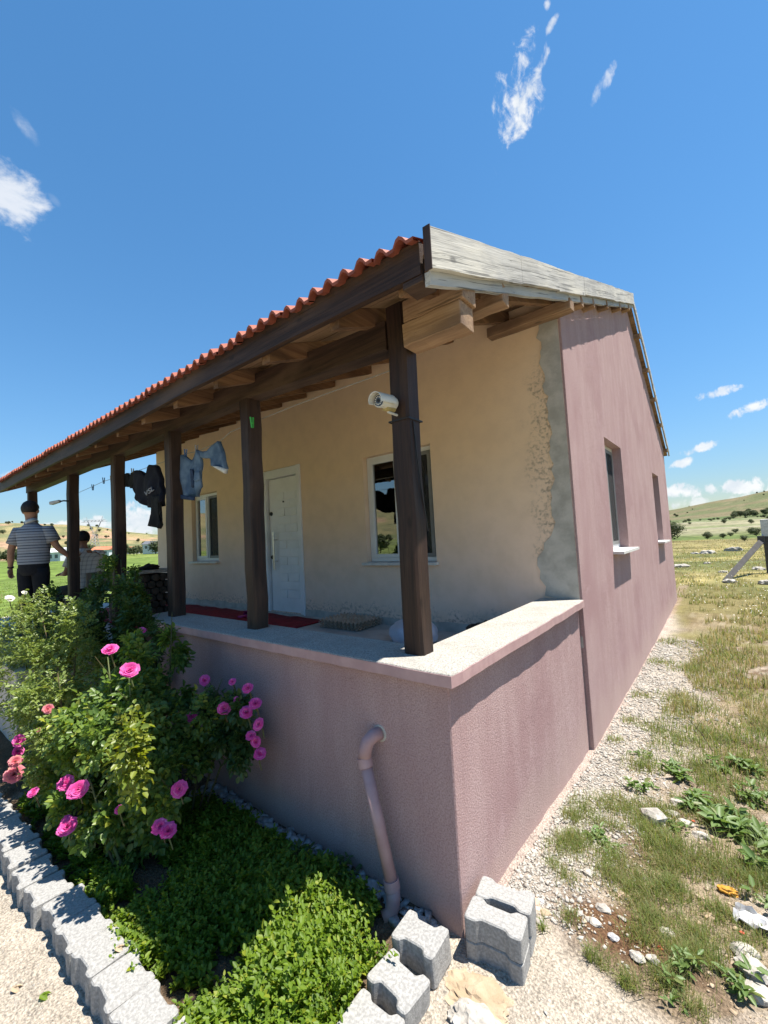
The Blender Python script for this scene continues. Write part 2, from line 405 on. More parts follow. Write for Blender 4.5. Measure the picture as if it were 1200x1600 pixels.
# ground: the colour of each kind of soil comes from the mesh, the grain from here
def ground_mat(name, gs, big, bstr):
    m, T, b, tc, o = new_mat(name)
    a = T.n.new('ShaderNodeVertexColor'); a.layer_name = 'soil'
    n1 = T.noise(tc, gs, 5, .7); n2 = T.noise(tc, big, 5, .65)
    vo = T.n.new('ShaderNodeTexVoronoi'); T.l.new(tc, vo.inputs['Vector']); vo.inputs['Scale'].default_value = gs * .8
    hs = T.n.new('ShaderNodeHueSaturation'); T.l.new(a.outputs[0], hs.inputs['Color'])
    T.l.new(T.math('ADD', T.math('ADD', T.ramp(n1, .3, .7, .58, 1.3), T.ramp(n2, .3, .7, -.14, .14)), T.ramp(vo.outputs['Distance'], .0, .5, .08, -.15)), hs.inputs['Value'])
    T.l.new(hs.outputs[0], b.inputs['Base Color'])
    b.inputs['Roughness'].default_value = .97; b.inputs['Specular IOR Level'].default_value = .1
    bump(T, b, T.math('ADD', n1, T.math('MULTIPLY', vo.outputs['Distance'], -.8)), bstr, .012)
    return m
ground_mat('ground_near', 95, 7, .9)
ground_mat('ground_far', .55, .05, .5)


# ------------------------------------------------------------------ mesh helpers
def link(o, parent=None):
    COL.objects.link(o)
    if parent is not None:
        o.parent = parent; o.matrix_parent_inverse = parent.matrix_world.inverted()
    return o


def empty(name, loc):
    e = bpy.data.objects.new(name, None); e.location = loc; e.empty_display_size = .1
    COL.objects.link(e); e.matrix_world = Matrix.Translation(Vector(loc)); return e


def tag(o, label=None, cat=None, group=None, kind=None):
    if label: o['label'] = label
    if cat: o['category'] = cat
    if group: o['group'] = group
    if kind: o['kind'] = kind
    return o


class MB:
    def __init__(self): self.v = []; self.f = []
    def add(self, vs, fs):
        n = len(self.v); self.v += [tuple(map(float, p)) for p in vs]
        self.f += [tuple(i + n for i in f) for f in fs]; return self
    def hexa(self, p):     # bottom 4, top 4
        return self.add(p, [(3, 2, 1, 0), (4, 5, 6, 7), (0, 1, 5, 4), (1, 2, 6, 5), (2, 3, 7, 6), (3, 0, 4, 7)])
    def box(self, x0, x1, y0, y1, z0, z1):
        return self.hexa([(x0, y0, z0), (x1, y0, z0), (x1, y1, z0), (x0, y1, z0), (x0, y0, z1), (x1, y0, z1), (x1, y1, z1), (x0, y1, z1)])
    def prism(self, poly, z0, z1):
        n = len(poly)
        return self.add([(x, y, z0) for x, y in poly] + [(x, y, z1) for x, y in poly],
                        [tuple(range(n))[::-1], tuple(range(n, 2 * n))] + [(i, (i + 1) % n, n + (i + 1) % n, n + i) for i in range(n)])
    def tube(self, path, r, seg=10, cap=True):
        path = [Vector(p) for p in path]; rs = r if isinstance(r, (list, tuple)) else [r] * len(path)
        vs = []; fs = []; up = None
        for i, p in enumerate(path):
            d = (path[min(i + 1, len(path) - 1)] - path[max(i - 1, 0)]).normalized()
            if up is None: up = d.orthogonal().normalized()
            up = (up - d * up.dot(d)).normalized(); sd_ = d.cross(up)
            for k in range(seg):
                a = 2 * PI * k / seg
                vs.append(p + (up * math.cos(a) + sd_ * math.sin(a)) * rs[i])
        for i in range(len(path) - 1):
            for k in range(seg):
                a = i * seg + k; b2 = i * seg + (k + 1) % seg
                fs.append((a, b2, b2 + seg, a + seg))
        if cap: fs += [tuple(range(seg))[::-1], tuple(range((len(path) - 1) * seg, len(path) * seg))]
        return self.add(vs, fs)
    def build(self, name, mat, parent=None, bevel=0.0, smooth=False, segs=1):
        me = bpy.data.meshes.new(name); me.from_pydata(self.v, [], self.f); me.update()
        if bevel:
            bm = bmesh.new(); bm.from_mesh(me)
            bmesh.ops.recalc_face_normals(bm, faces=bm.faces)
            bmesh.ops.bevel(bm, geom=list(bm.edges), offset=bevel, segments=segs, affect='EDGES', profile=.6)
            bm.to_mesh(me); bm.free()
        if smooth:
            for p in me.polygons: p.use_smooth = True
        me.materials.append(MATS[mat])
        o = bpy.data.objects.new(name, me); return link(o, parent)


def box(name, mat, x0, x1, y0, y1, z0, z1, parent=None, bevel=0.0):
    return MB().box(x0, x1, y0, y1, z0, z1).build(name, mat, parent, bevel)


def np_mesh(name, v, faces, mat, parent=None, smooth=False):
    me = bpy.data.meshes.new(name)
    v = np.asarray(v, np.float32); faces = np.asarray(faces, np.int32); k = faces.shape[1]
    me.vertices.add(len(v)); me.vertices.foreach_set('co', v.ravel())
    me.loops.add(faces.size); me.loops.foreach_set('vertex_index', faces.ravel())
    me.polygons.add(len(faces))
    me.polygons.foreach_set('loop_start', np.arange(0, faces.size, k, dtype=np.int32))
    me.polygons.foreach_set('loop_total', np.full(len(faces), k, np.int32))
    if smooth: me.polygons.foreach_set('use_smooth', np.ones(len(faces), bool))
    me.update(calc_edges=True); me.validate()
    me.materials.append(MATS[mat])
    o = bpy.data.objects.new(name, me)
    return link(o, parent)


def unit(a): return a / (np.linalg.norm(a, axis=-1, keepdims=True) + 1e-9)


def rand_unit(n):
    return unit(RNG.normal(size=(n, 3)))


def leaf_mesh(name, pos, nrm, tipd, length, width, mat, parent=None, fold=.22, curl=.15):
    """one folded six-point leaf for every position"""
    n = len(pos); nrm = unit(nrm); tipd = unit(tipd - nrm * (tipd * nrm).sum(1, keepdims=True)); sd_ = np.cross(nrm, tipd)
    L = np.asarray(length).reshape(-1, 1) * np.ones((n, 1)); W = np.asarray(width).reshape(-1, 1) * np.ones((n, 1))
    def P(a, s, h): return pos + tipd * (L * a) + sd_ * (W * s) + nrm * (W * h - L * curl * a * a)
    V = np.stack([P(0, 0, 0), P(.30, .48, fold), P(.70, .40, fold), P(1, 0, 0), P(.70, -.40, fold), P(.30, -.48, fold)], 1).reshape(-1, 3)
    base = np.arange(n)[:, None] * 6
    F = np.concatenate([base + np.array([0, 1, 2, 3]), base + np.array([0, 3, 4, 5])], 0)
    return np_mesh(name, V, F, mat, parent)


def blade_mesh(name, pos, dirh, height, width, lean, mat, parent=None):
    """grass blades: a bent tapering strip of three faces"""
    n = len(pos); H = height.reshape(-1, 1); W = width.reshape(-1, 1); Ln = lean.reshape(-1, 1)
    sd_ = np.stack([-dirh[:, 1], dirh[:, 0], np.zeros(n)], 1); z = np.array([0, 0, 1.0])
    p1 = pos + z * H * .5 + dirh * Ln * H * .22; p2 = pos + z * H * (.98 - .35 * Ln) + dirh * Ln * H * .8
    V = np.stack([pos - sd_ * W, pos + sd_ * W, p1 - sd_ * W * .7, p1 + sd_ * W * .7, p2], 1).reshape(-1, 3)
    b_ = np.arange(n)[:, None] * 5
    F = np.concatenate([b_ + np.array([0, 1, 3]), b_ + np.array([0, 3, 2]), b_ + np.array([2, 3, 4])], 0)
    return np_mesh(name, V, F, mat, parent)


# value noise for shaping the ground
_G = RNG.random((256, 256))
def vnoise(x, y):
    xi = np.floor(x).astype(int); yi = np.floor(y).astype(int); fx = x - xi; fy = y - yi
    fx = fx * fx * (3 - 2 * fx); fy = fy * fy * (3 - 2 * fy)
    g = lambda i, j: _G[i % 256, j % 256]
    return (g(xi, yi) * (1 - fx) + g(xi + 1, yi) * fx) * (1 - fy) + (g(xi, yi + 1) * (1 - fx) + g(xi + 1, yi + 1) * fx) * fy
def fbm(x, y, o=4):
    s = 0; a = .5; t = 0
    for i in range(o):
        s = s + a * vnoise(x * 2 ** i + 17 * i, y * 2 ** i + 5 * i); t += a; a *= .5
    return s / t
def sst(a, b, x):
    t = np.clip((x - a) / (b - a), 0, 1); return t * t * (3 - 2 * t)


# ------------------------------------------------------------------ terrain
HOUSE = dict(xl=-8.17, xr=.042, yf=2.232, yb=10.24)
AZ = np.radians([-180, -150, -120, -90, -60, -30, 0, 30, 60, 80, 86.2, 88.7, 91.4, 94.3, 98, 110, 130, 150, 156.9, 159.9, 162.9, 168, 170.9, 180])
EL = np.array([3.2, 4.0, 4.6, 5.2, 4.6, 4.0, 3.4, 3.2, 3.0, 2.7, 2.37, 1.95, 1.62, 1.2, .9, 1.0, 1.2, 1.4, 1.64, 2.07, 2.76, 3.11, 3.24, 3.2])


def rightness(az):      # 1 towards the dry slope beside the gable, 0 over the green valley
    return sst(np.radians(140), np.radians(110), np.abs(az))


def terrain_z(x, y):
    r = np.hypot(x, y); az = np.arctan2(y, x)
    el = np.interp(az, AZ, EL)
    R = rightness(az)
    far = np.tan(np.radians(el)) * 1900 + 1.7
    z = far * sst(380, 1900, r) * (1 + .0 * r)
    z = z + (fbm(x / 260 + 9, y / 260 + 4, 4) - .5) * 26 * sst(300, 1200, r) * (1 - sst(1500, 1900, r))
    z = z + R * (2.2 * sst(70, 330, r)) - (1 - R) * 1.2 * sst(8, 60, r) + (1 - R) * 1.2 * sst(150, 500, r)
    z = z + (fbm(x / 9, y / 9, 3) - .5) * .5 * sst(9, 30, r)
    z = z + R * (-.10) * sst(.3, 2.2, y) * (1 - sst(5, 12, r))
    return z


def lerp(c, d, t): return c + (np.array(d) - c) * t[..., None]


def far_colour(x, y):
    r = np.hypot(x, y); az = np.arctan2(y, x); R = rightness(az)
    n1 = fbm(x / 14, y / 14, 5); n2 = fbm(x / 90 + 3, y / 90, 5); n3 = fbm(x / 3, y / 3, 3)
    cr = np.zeros(x.shape + (3,)) + np.array([.215, .185, .08])
    cr = lerp(cr, [.13, .14, .05], sst(.42, .62, n1)); cr = lerp(cr, [.36, .29, .12], sst(.5, .7, n3) * .6)
    cr = lerp(cr, [.115, .15, .045], sst(44, 50, r) * (1 - sst(62, 75, r)))
    sl = np.zeros_like(cr) + np.array([.25, .235, .14])
    sl = lerp(sl, [.155, .18, .08], sst(.42, .6, n2)); sl = lerp(sl, [.34, .30, .22], sst(.55, .7, n1) * .7)
    cr = lerp(cr, [0, 0, 0], sst(60, 78, r)) + sl * sst(60, 78, r)[..., None]
    hl = np.zeros_like(cr) + np.array([.125, .138, .062])
    hl = lerp(hl, [.175, .148, .082], sst(.45, .62, n2)); hl = lerp(hl, [.10, .135, .05], (1 - sst(560, 760, r)) * sst(.4, .55, n2 + .08))
    hl = lerp(hl, [.25, .19, .12], sst(.60, .72, n1) * .5)
    k = sst(420, 470, r)[..., None]; cr = cr * (1 - k) + hl * k
    cl_ = np.zeros_like(cr) + np.array([.135, .195, .040])
    cl_ = lerp(cl_, [.20, .245, .06], sst(.42, .62, n2)); cl_ = lerp(cl_, [.105, .15, .035], sst(.5, .66, n1) * .6)
    hl2 = np.zeros_like(cr) + np.array([.30, .25, .12])
    hl2 = lerp(hl2, [.18, .185, .085], sst(.45, .6, n2)); hl2 = lerp(hl2, [.40, .25, .16], sst(.60, .68, fbm(x / 150 + 40, y / 70, 4)))
    hl2 = lerp(hl2, [.14, .15, .07], sst(.58, .68, n1) * .8)
    k = sst(330, 400, r)[..., None]; cl_ = cl_ * (1 - k) + hl2 * k
    return cl_ * (1 - R[..., None]) + cr * R[..., None]


def colour_attr(o, cols):
    a = o.data.color_attributes.new('soil', 'FLOAT_COLOR', 'POINT')
    c4 = np.ones((len(cols), 4), np.float32); c4[:, :3] = np.clip(cols, 0, 1); a.data.foreach_set('color', c4.ravel())


rr = np.concatenate([[0.0], np.geomspace(2.0, 4200, 170)])
aa = np.linspace(-PI, PI, 640, endpoint=False)
A2, R2 = np.meshgrid(aa, rr)
X = R2 * np.cos(A2); Y = R2 * np.sin(A2)
Z = terrain_z(X, Y) - .16 * (1 - sst(9, 15, R2))
nr, na = X.shape
idx = np.arange(nr * na).reshape(nr, na)
F = np.stack([idx[:-1], idx[1:], np.roll(idx[1:], -1, 1), np.roll(idx[:-1], -1, 1)], -1).reshape(-1, 4)[:, ::-1]
o = np_mesh('terrain', np.stack([X, Y, Z], -1).reshape(-1, 3), F, 'ground_far', smooth=True)
tag(o, 'rolling dry hills and green valley fields around the house', 'terrain', kind='structure')
colour_attr(o, far_colour(X.ravel(), Y.ravel()))

# the yard: one sheet round the house, fine near the camera
xs = np.concatenate([np.arange(-13, -3.4, .2), np.arange(-3.4, 1.7, .026), np.arange(1.7, 5, .12), np.arange(5, 13, .3)])
ys = np.concatenate([np.arange(-7, -1.7, .2), np.arange(-1.7, 3.0, .026), np.arange(3.0, 7, .10), np.arange(7, 14, .25)])
X, Y = np.meshgrid(xs, ys)


def yard_zones(X, Y):
    n = fbm(X * 1.6 + 3, Y * 1.6, 4); n2 = fbm(X * 5, Y * 5 + 9, 4)
    gravel = (X > -.3) * (1 - sst(.20, .55, X + (n - .5) * .5 - .09 * np.minimum(Y, 3.5) + .12 * np.maximum(Y - 4, 0)))
    garden = sst(-1.03, -.98, Y) * (1 - sst(-.16, -.10, X)) * (Y < .02) * (X > -9)
    path = 1 - sst(-1.02, -.9, Y - (X > -.1) * (1.25 - .2 * X) + (n - .5) * .1)
    dirt = np.exp(-(((X - .52) / .22) ** 2 + ((Y - .42) / .14) ** 2))
    return n, n2, gravel, garden, path, dirt


def yard_z(X, Y):
    n, n2, gravel, garden, path, dirt = yard_zones(X, Y)
    z = terrain_z(X, Y) + (n2 - .5) * .035 + (fbm(X * 24, Y * 24, 3) - .5) * .016 * (1 - path)
    return z + .02 * garden - .006


n, n2, gravel, garden, path, dirt = yard_zones(X, Y)
colr = far_colour(X, Y)
base = np.zeros_like(colr) + np.array([.31, .245, .17])
base = lerp(base, [.17, .12, .078], sst(.42, .62, n2)); base = lerp(base, [.46, .40, .33], sst(.5, .68, fbm(X * 9, Y * 9, 3)) * .6)
grassy = sst(1.0, 2.4, np.hypot(np.maximum(X, 0), np.maximum(Y - 1.5, 0) * .5)) * sst(.38, .55, n)
base = lerp(base, [.20, .185, .075], grassy * .8)
k = sst(6, 11, np.hypot(X, Y))[..., None]; base = base * (1 - k) + colr * k
base = lerp(base, [.44, .39, .33], np.clip(gravel, 0, 1) * .9)
base = lerp(base, [.15, .085, .048], np.clip(dirt * 1.5 * sst(.3, .55, n2 + .1), 0, 1))
base = lerp(base, [.47, .41, .335], path)
base = lerp(base, [.15, .105, .07], garden * sst(.2, .6, n2 + .2))
pinkdust = (X > -.05) * (1 - sst(.05, .14, X - .005 * Y + (n2 - .5) * .1)) * (Y > 0)
base = lerp(base, [.55, .36, .34], np.clip(pinkdust, 0, 1) * .25)
Z = yard_z(X, Y)
edge = np.minimum(np.minimum(X + 13, 13 - X), np.minimum(Y + 7, 14 - Y))
Z = Z - .2 * (1 - sst(0, 1.2, edge))
nr, na = X.shape; idx = np.arange(nr * na).reshape(nr, na)
F = np.stack([idx[:-1, :-1], idx[:-1, 1:], idx[1:, 1:], idx[1:, :-1]], -1).reshape(-1, 4)
o = np_mesh('ground', np.stack([X, Y, Z], -1).reshape(-1, 3), F, 'ground_near', smooth=True)
tag(o, 'pale sandy gravel yard with bare earth round the house', 'ground', kind='structure')
colour_attr(o, base.reshape(-1, 3))


def gz(x, y): return float(yard_z(np.array([x], float), np.array([y], float))[0])


# ------------------------------------------------------------------ house
ZF = .755                                        # porch floor
YD = 2.232; XS = .042; XL = -8.17; YB = 10.24; HC = 1.156
SLOPE = .39
RIDGE_Y = 6.33; RIDGE_Z = 3.06 + SLOPE * (RIDGE_Y + .24)
BACK_Y = 10.6; BACK_Z = 3.52
def roof_z(y):
    if y <= RIDGE_Y: return 3.06 + SLOPE * (y + .24)
    return RIDGE_Z + (BACK_Z - RIDGE_Z) * (y - RIDGE_Y) / (BACK_Y - RIDGE_Y)
def xs_at(y): return XS + .005 * (y - YD)

house = empty('house', (-4, 5, 0))
tag(house, 'single storey pink and cream village house with a timber porch and tiled roof', 'house')


def wall(name, mat, P, us, zb, zt, holes, depth, parent):
    """a wall sheet with real openings; P(u, z, d) maps to the room, d is depth inwards"""
    mb = MB(); cuts = sorted(set(list(us) + [h for H in holes for h in H[:2]]))
    for a, b2 in zip(cuts[:-1], cuts[1:]):
        hs = sorted([H for H in holes if H[0] <= a + 1e-6 and H[1] >= b2 - 1e-6], key=lambda H: H[2])
        lo = (zb, zb)
        for H in hs + [None]:
            hi = (H[2], H[2]) if H else (zt(a), zt(b2))
            # subdivide long strips so that the sheet keeps a few faces
            mb.add([P(a, lo[0], 0), P(b2, lo[1], 0), P(b2, hi[1], 0), P(a, hi[0], 0)], [(0, 1, 2, 3)])
            mb.add([P(a, lo[0], depth), P(b2, lo[1], depth), P(b2, hi[1], depth), P(a, hi[0], depth)], [(3, 2, 1, 0)])
            if H: lo = (H[3], H[3])
    for u0, u1, z0, z1 in holes:
        q = [(u0, z0), (u1, z0), (u1, z1), (u0, z1)]
        for i in range(4):
            (a, c), (b2, d_) = q[i], q[(i + 1) % 4]
            mb.add([P(a, c, 0), P(b2, d_, 0), P(b2, d_, depth), P(a, c, depth)], [(3, 2, 1, 0)])
    u0, u1 = cuts[0], cuts[-1]
    for a in (u0, u1): mb.add([P(a, zb, 0), P(a, zt(a), 0), P(a, zt(a), depth), P(a, zb, depth)], [(0, 1, 2, 3)])
    return mb.build(name, mat, parent)


W1 = (-2.40, -1.405, 1.49, 2.79); W2 = (-6.72, -5.815, 1.53, 2.755); DO = (-4.50, -3.63, ZF + .02, 2.84)
wt_front = lambda u: roof_z(YD) - .118
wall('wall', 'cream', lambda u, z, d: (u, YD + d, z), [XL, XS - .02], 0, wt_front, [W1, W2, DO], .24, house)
S1 = (3.675, 4.68, 1.488, 2.811); S2 = (7.739, 8.67, 1.436, 2.755)
wt_side = lambda u: roof_z(u) - .17
wall('side_wall', 'pink', lambda u, z, d: (xs_at(u) - d, u, z), [YD + .001, RIDGE_Y, YB], -.35, wt_side, [S1, S2], .24, house)
wall('side_wall', 'pink', lambda u, z, d: (XL + d, u, z), [YD + .004, RIDGE_Y, YB], -.35, wt_side, [], .24, house)
wall('back_wall', 'pink', lambda u, z, d: (u, YB - d, z), [XL + .003, XS - .003], -.35, lambda u: roof_z(YB) - .2, [], .24, house)
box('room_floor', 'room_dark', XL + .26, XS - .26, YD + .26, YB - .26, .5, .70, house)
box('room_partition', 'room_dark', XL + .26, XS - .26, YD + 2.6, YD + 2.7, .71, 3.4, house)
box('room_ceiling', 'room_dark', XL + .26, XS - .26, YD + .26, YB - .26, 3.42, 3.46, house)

box('wall_edge', 'pink', .006, XS - .001, YD - .007, YD - .0005, -.35, HC - .06, house)
# cement repair on the corner of the front wall: a thin coat with a ragged edge
poly = [(XS - .022, HC + .0), (XS - .022, roof_z(YD) - .24)]
rg = random.Random(5); zz = roof_z(YD) - .26
left = []
while zz > HC + .02:
    wv = -.135 + .02 * math.sin(zz * 3) + rg.uniform(-.022, .022)
    if zz < 1.75: wv -= .15 * math.sin(min(1, (1.75 - zz) / .3) * PI / 2) * (1 if zz > 1.3 else .75)
    left.append((wv, zz)); zz -= rg.uniform(.03, .075)
left.append((-.16, HC))
poly = poly + left
bm = bmesh.new(); vsb = [bm.verts.new((x, YD - .0015, z)) for x, z in poly]; fb = bm.faces.new(vsb)
ex = bmesh.ops.extrude_face_region(bm, geom=[fb]); bmesh.ops.translate(bm, verts=[e for e in ex['geom'] if isinstance(e, bmesh.types.BMVert)], vec=(0, -.008, 0))
bmesh.ops.recalc_face_normals(bm, faces=bm.faces)
me = bpy.data.meshes.new('cement_patch'); bm.to_mesh(me); bm.free(); me.materials.append(MATS['cement'])
tag(link(bpy.data.objects.new('cement_patch', me), house), 'grey cement repair strip on the corner of the cream wall')
# grey skirting strip at the foot of the front wall
for a, b2 in ((XL, -4.56), (-3.575, XS - .02)):
    mb = MB(); n_ = int((b2 - a) / .12); top = []
    for i in range(n_ + 1):
        top.append((a + (b2 - a) * i / n_, ZF + .085 + rg.uniform(-.012, .02)))
    for (xa, za), (xb, zb_) in zip(top[:-1], top[1:]):
        mb.hexa([(xa, YD - .016, ZF - .01), (xb, YD - .016, ZF - .01), (xb, YD - .001, ZF - .01), (xa, YD - .001, ZF - .01),
                 (xa, YD - .012, za), (xb, YD - .012, zb_), (xb, YD - .001, zb_), (xa, YD - .001, za)])
    mb.build('skirting', 'cement', house)


def window(x0, x1, z0, z1, P, side=False, screen=True):
    """a two-sash window in its opening; P(u, z, d)"""
    def fbox(mb, a, b2, c, d_, e0, e1):
        p = [P(a, c, e0), P(b2, c, e0), P(b2, c, e1), P(a, c, e1), P(a, d_, e0), P(b2, d_, e0), P(b2, d_, e1), P(a, d_, e1)]
        mb.hexa(p)
    rec = .105 if side else .075
    ctr = P((x0 + x1) / 2, z0, rec)
    root = empty('window', ctr); root.parent = house; root.matrix_parent_inverse = house.matrix_world.inverted()
    g = .004; f = .05
    mb = MB()
    fbox(mb, x0 + g, x0 + f, z0 + g, z1 - g, rec, rec + .06); fbox(mb, x1 - f, x1 - g, z0 + g, z1 - g, rec, rec + .06)
    fbox(mb, x0 + f, x1 - f, z0 + g, z0 + f, rec + .002, rec + .058); fbox(mb, x0 + f, x1 - f, z1 - f, z1 - g, rec + .002, rec + .058)
    mid = (x0 + x1) / 2
    fbox(mb, mid - .025, mid + .025, z0 + f, z1 - f, rec + .003, rec + .057)
    mb.build('frame', 'upvc', root)
    for k, (a, b2) in enumerate(((x0 + f + .002, mid - .027), (mid + .027, x1 - f - .002))):
        scr = (k == 1 and screen)
        mb = MB(); s = .042; e0 = rec - .012 if not scr else rec - .006
        c, d_ = z0 + f + .002, z1 - f - .002
        fbox(mb, a, a + s, c, d_, e0, e0 + .05); fbox(mb, b2 - s, b2, c, d_, e0, e0 + .05)
        fbox(mb, a + s, b2 - s, c, c + s, e0 + .001, e0 + .049); fbox(mb, a + s, b2 - s, d_ - s, d_, e0 + .001, e0 + .049)
        mb.build('sash', 'screen_frame' if scr else 'upvc', root)
        mb = MB(); fbox(mb, a + s - .004, b2 - s + .004, c + s - .004, d_ - s + .004, e0 + .022, e0 + .028); mb.build('pane', 'glass', root)
        if scr:
            mb = MB(); fbox(mb, a + s, b2 - s, c + s, d_ - s, e0 + .008, e0 + .010); mb.build('fly_screen', 'fly_screen', root)
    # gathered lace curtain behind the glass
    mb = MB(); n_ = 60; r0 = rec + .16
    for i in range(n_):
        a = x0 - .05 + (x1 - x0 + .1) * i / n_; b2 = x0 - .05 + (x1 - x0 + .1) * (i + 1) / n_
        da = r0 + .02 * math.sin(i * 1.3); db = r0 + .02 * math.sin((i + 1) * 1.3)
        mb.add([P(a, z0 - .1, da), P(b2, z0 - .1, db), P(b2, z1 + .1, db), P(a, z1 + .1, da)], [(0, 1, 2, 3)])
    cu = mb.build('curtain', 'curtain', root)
    so = cu.modifiers.new('thick', 'SOLIDIFY'); so.thickness = .003
    # marble sill
    ov = .11 if side else .075
    mb = MB(); fbox(mb, x0 - .03, x1 + .03, z0 - .032, z0 - .002, -ov, -.001); fbox(mb, x0 + .002, x1 - .002, z0 - .030, z0 + .001, -.0005, rec)
    mb.build('sill', 'marble', root)
    return root


window(*W1, lambda u, z, d: (u, YD + d, z))
window(*W2, lambda u, z, d: (u, YD + d, z))
window(*S1, lambda u, z, d: (xs_at(u) - d, u, z), True)
window(*S2, lambda u, z, d: (xs_at(u) - d, u, z), True)

# front door
door = empty('door', ((DO[0] + DO[1]) / 2, YD, ZF)); door.parent = house; door.matrix_parent_inverse = house.matrix_world.inverted()
x0, x1, z0, z1 = DO
mb = MB()
mb.box(x0 - .05, x0 + .11, YD - .022, YD + .10, z0 - .04, z1 + .052)
mb.box(x1 - .035, x1 + .05, YD - .024, YD + .10, z0 - .04, z1 + .054)
mb.box(x0 + .11, x1 - .035, YD - .020, YD + .098, z1 - .075, z1 + .050)
mb.build('door_frame', 'door_white', door, .006)
lx0, lx1 = x0 + .125, x1 - .045
box('door_leaf', 'door_white', lx0, lx1, YD + .035, YD + .085, z0 - .005, z1 - .085, door, .004)
pz0 = z0 + .20; pz1 = z1 - .30; rows = 13; ph = (pz1 - pz0) / rows; pxa = lx0 + .21; pxb = lx1 - .045
for r in range(rows):
    split = pxa + (pxb - pxa) * ((.36, .66)[r % 2] if r > 6 or r < 2 else (.42, .60)[r % 2])
    for a, b2 in ((pxa, split), (split, pxb)):
        # each raised panel is wedge-shaped, proud on one edge
        zA = pz0 + r * ph + .004; zB = pz0 + (r + 1) * ph - .004; a += .004; b2 -= .004
        l = .016 if (r % 2) else .007; rr_ = .007 if (r % 2) else .016
        MB().hexa([(a, YD + .0345 - l, zA), (b2, YD + .0345 - rr_, zA), (b2, YD + .036, zA), (a, YD + .036, zA),
                   (a, YD + .0345 - l * .6, zB), (b2, YD + .0345 - rr_ * .6, zB), (b2, YD + .036, zB), (a, YD + .036, zB)]).build('panel', 'door_white', door, .003)
hx = lx0 + .155
mb = MB(); mb.tube([(hx, YD - .03, z0 + .62), (hx, YD - .03, z0 + 1.18)], .016, 12)
hn = mb.build('handle', 'steel', door, smooth=False)
for hz in (z0 + .74, z0 + 1.06):
    MB().tube([(hx, YD - .014, hz), (hx + .004, YD + .036, hz)], .009, 8).build('handle_mount', 'steel', hn)
for hz in (z0 + .80, z0 + 1.46):
    MB().tube([(lx0 + .045, YD + .036, hz), (lx0 + .045, YD + .014, hz)], [.032, .026], 14).build('lock', 'black_plastic', door)
MB().tube([(lx0 + .36, YD + .036, z0 + 1.62), (lx0 + .36, YD + .012, z0 + 1.62)], .012, 10).build('peephole', 'black_plastic', door)
box('door_step', 'cement', x0 - .03, x1 + .03, YD - .10, YD - .025, ZF - .01, ZF + .018, door, .004)

# porch floor slab and landing
box('porch_floor', 'cement_floor', XL - .8, -.06, .28, YD - .004, -.3, ZF, house)
box('porch_landing', 'cement_floor', -9.4, -4.2, -.75, .278, -.3, .70, house)

# posts on the parapet: rough sawn, slightly crooked
def post(x, y, zb, zt, seed, w_=.118):
    r_ = random.Random(seed); mb = MB(); vs_ = []; n_ = 9; ch = .014
    ring = [(0 + ch, 0), (w_ - ch, 0), (w_, ch), (w_, w_ - ch), (w_ - ch, w_), (ch, w_), (0, w_ - ch), (0, ch)]
    for i in range(n_):
        z = zb + (zt - zb) * i / (n_ - 1); dx = r_.uniform(-.004, .004); dy = r_.uniform(-.004, .004)
        for a, b2 in ring: vs_.append((x - w_ + a + dx + r_.uniform(-.002, .002), y + b2 + dy + r_.uniform(-.002, .002), z))
    fs = [(i * 8 + k, i * 8 + (k + 1) % 8, (i + 1) * 8 + (k + 1) % 8, (i + 1) * 8 + k) for i in range(n_ - 1) for k in range(8)]
    fs += [tuple(range(8))[::-1], tuple(range((n_ - 1) * 8, n_ * 8))]
    return mb.add(vs_, fs).build('post', 'wood_dark_z', house)


POSTS = [(-.227, .132), (-1.68, .132), (-2.954, .128), (-4.328, .126), (-5.946, .122), (-8.101, .118)]
ZBEAM = [2.83, 2.89, 2.89, 2.883, 2.883, 2.883]
for i, ((x, y), zt) in enumerate(zip(POSTS, ZBEAM)):
    post(x, y, HC - .002 if i < 3 else ZF - .002, zt if i else 3.06, 20 + i, .122)
# strap round the first post, holding the camera cable
mb = MB(); x, y = POSTS[0]
for q in ((x - .128, x + .006, y - .008, y - .005), (x - .128, x + .006, y + .127, y + .130), (x + .005, x + .008, y - .005, y + .127), (x - .130, x - .127, y - .005, y + .127)):
    mb.box(*q, 2.408, 2.415)
mb.build('strap', 'black_plastic', house)
mb = MB(); mb.tube([(x + .004, y + .04, 2.40), (x + .006, y + .055, 2.2), (x + .004, y + .09, 1.98), (x + .005, y + .12, 1.80)], .0035, 6); mb.build('cable', 'black_plastic', house)

# long beam over the posts (two lengths, slightly bent)
pts = [(-.352, 2.83), (-1.74, 2.89), (-3.0, 2.89), (-4.38, 2.883), (-8.38, 2.883)]
mb = MB()
for (xa, za), (xb, zb_) in zip(pts[:-1], pts[1:]):
    mb.hexa([(xb, .135, zb_), (xa, .135, za), (xa, .25, za), (xb, .25, zb_), (xb, .135, zb_ + .165), (xa, .135, za + .165), (xa, .25, za + .165), (xb, .25, zb_ + .165)])
mb.build('beam', 'wood_dark_x', house)
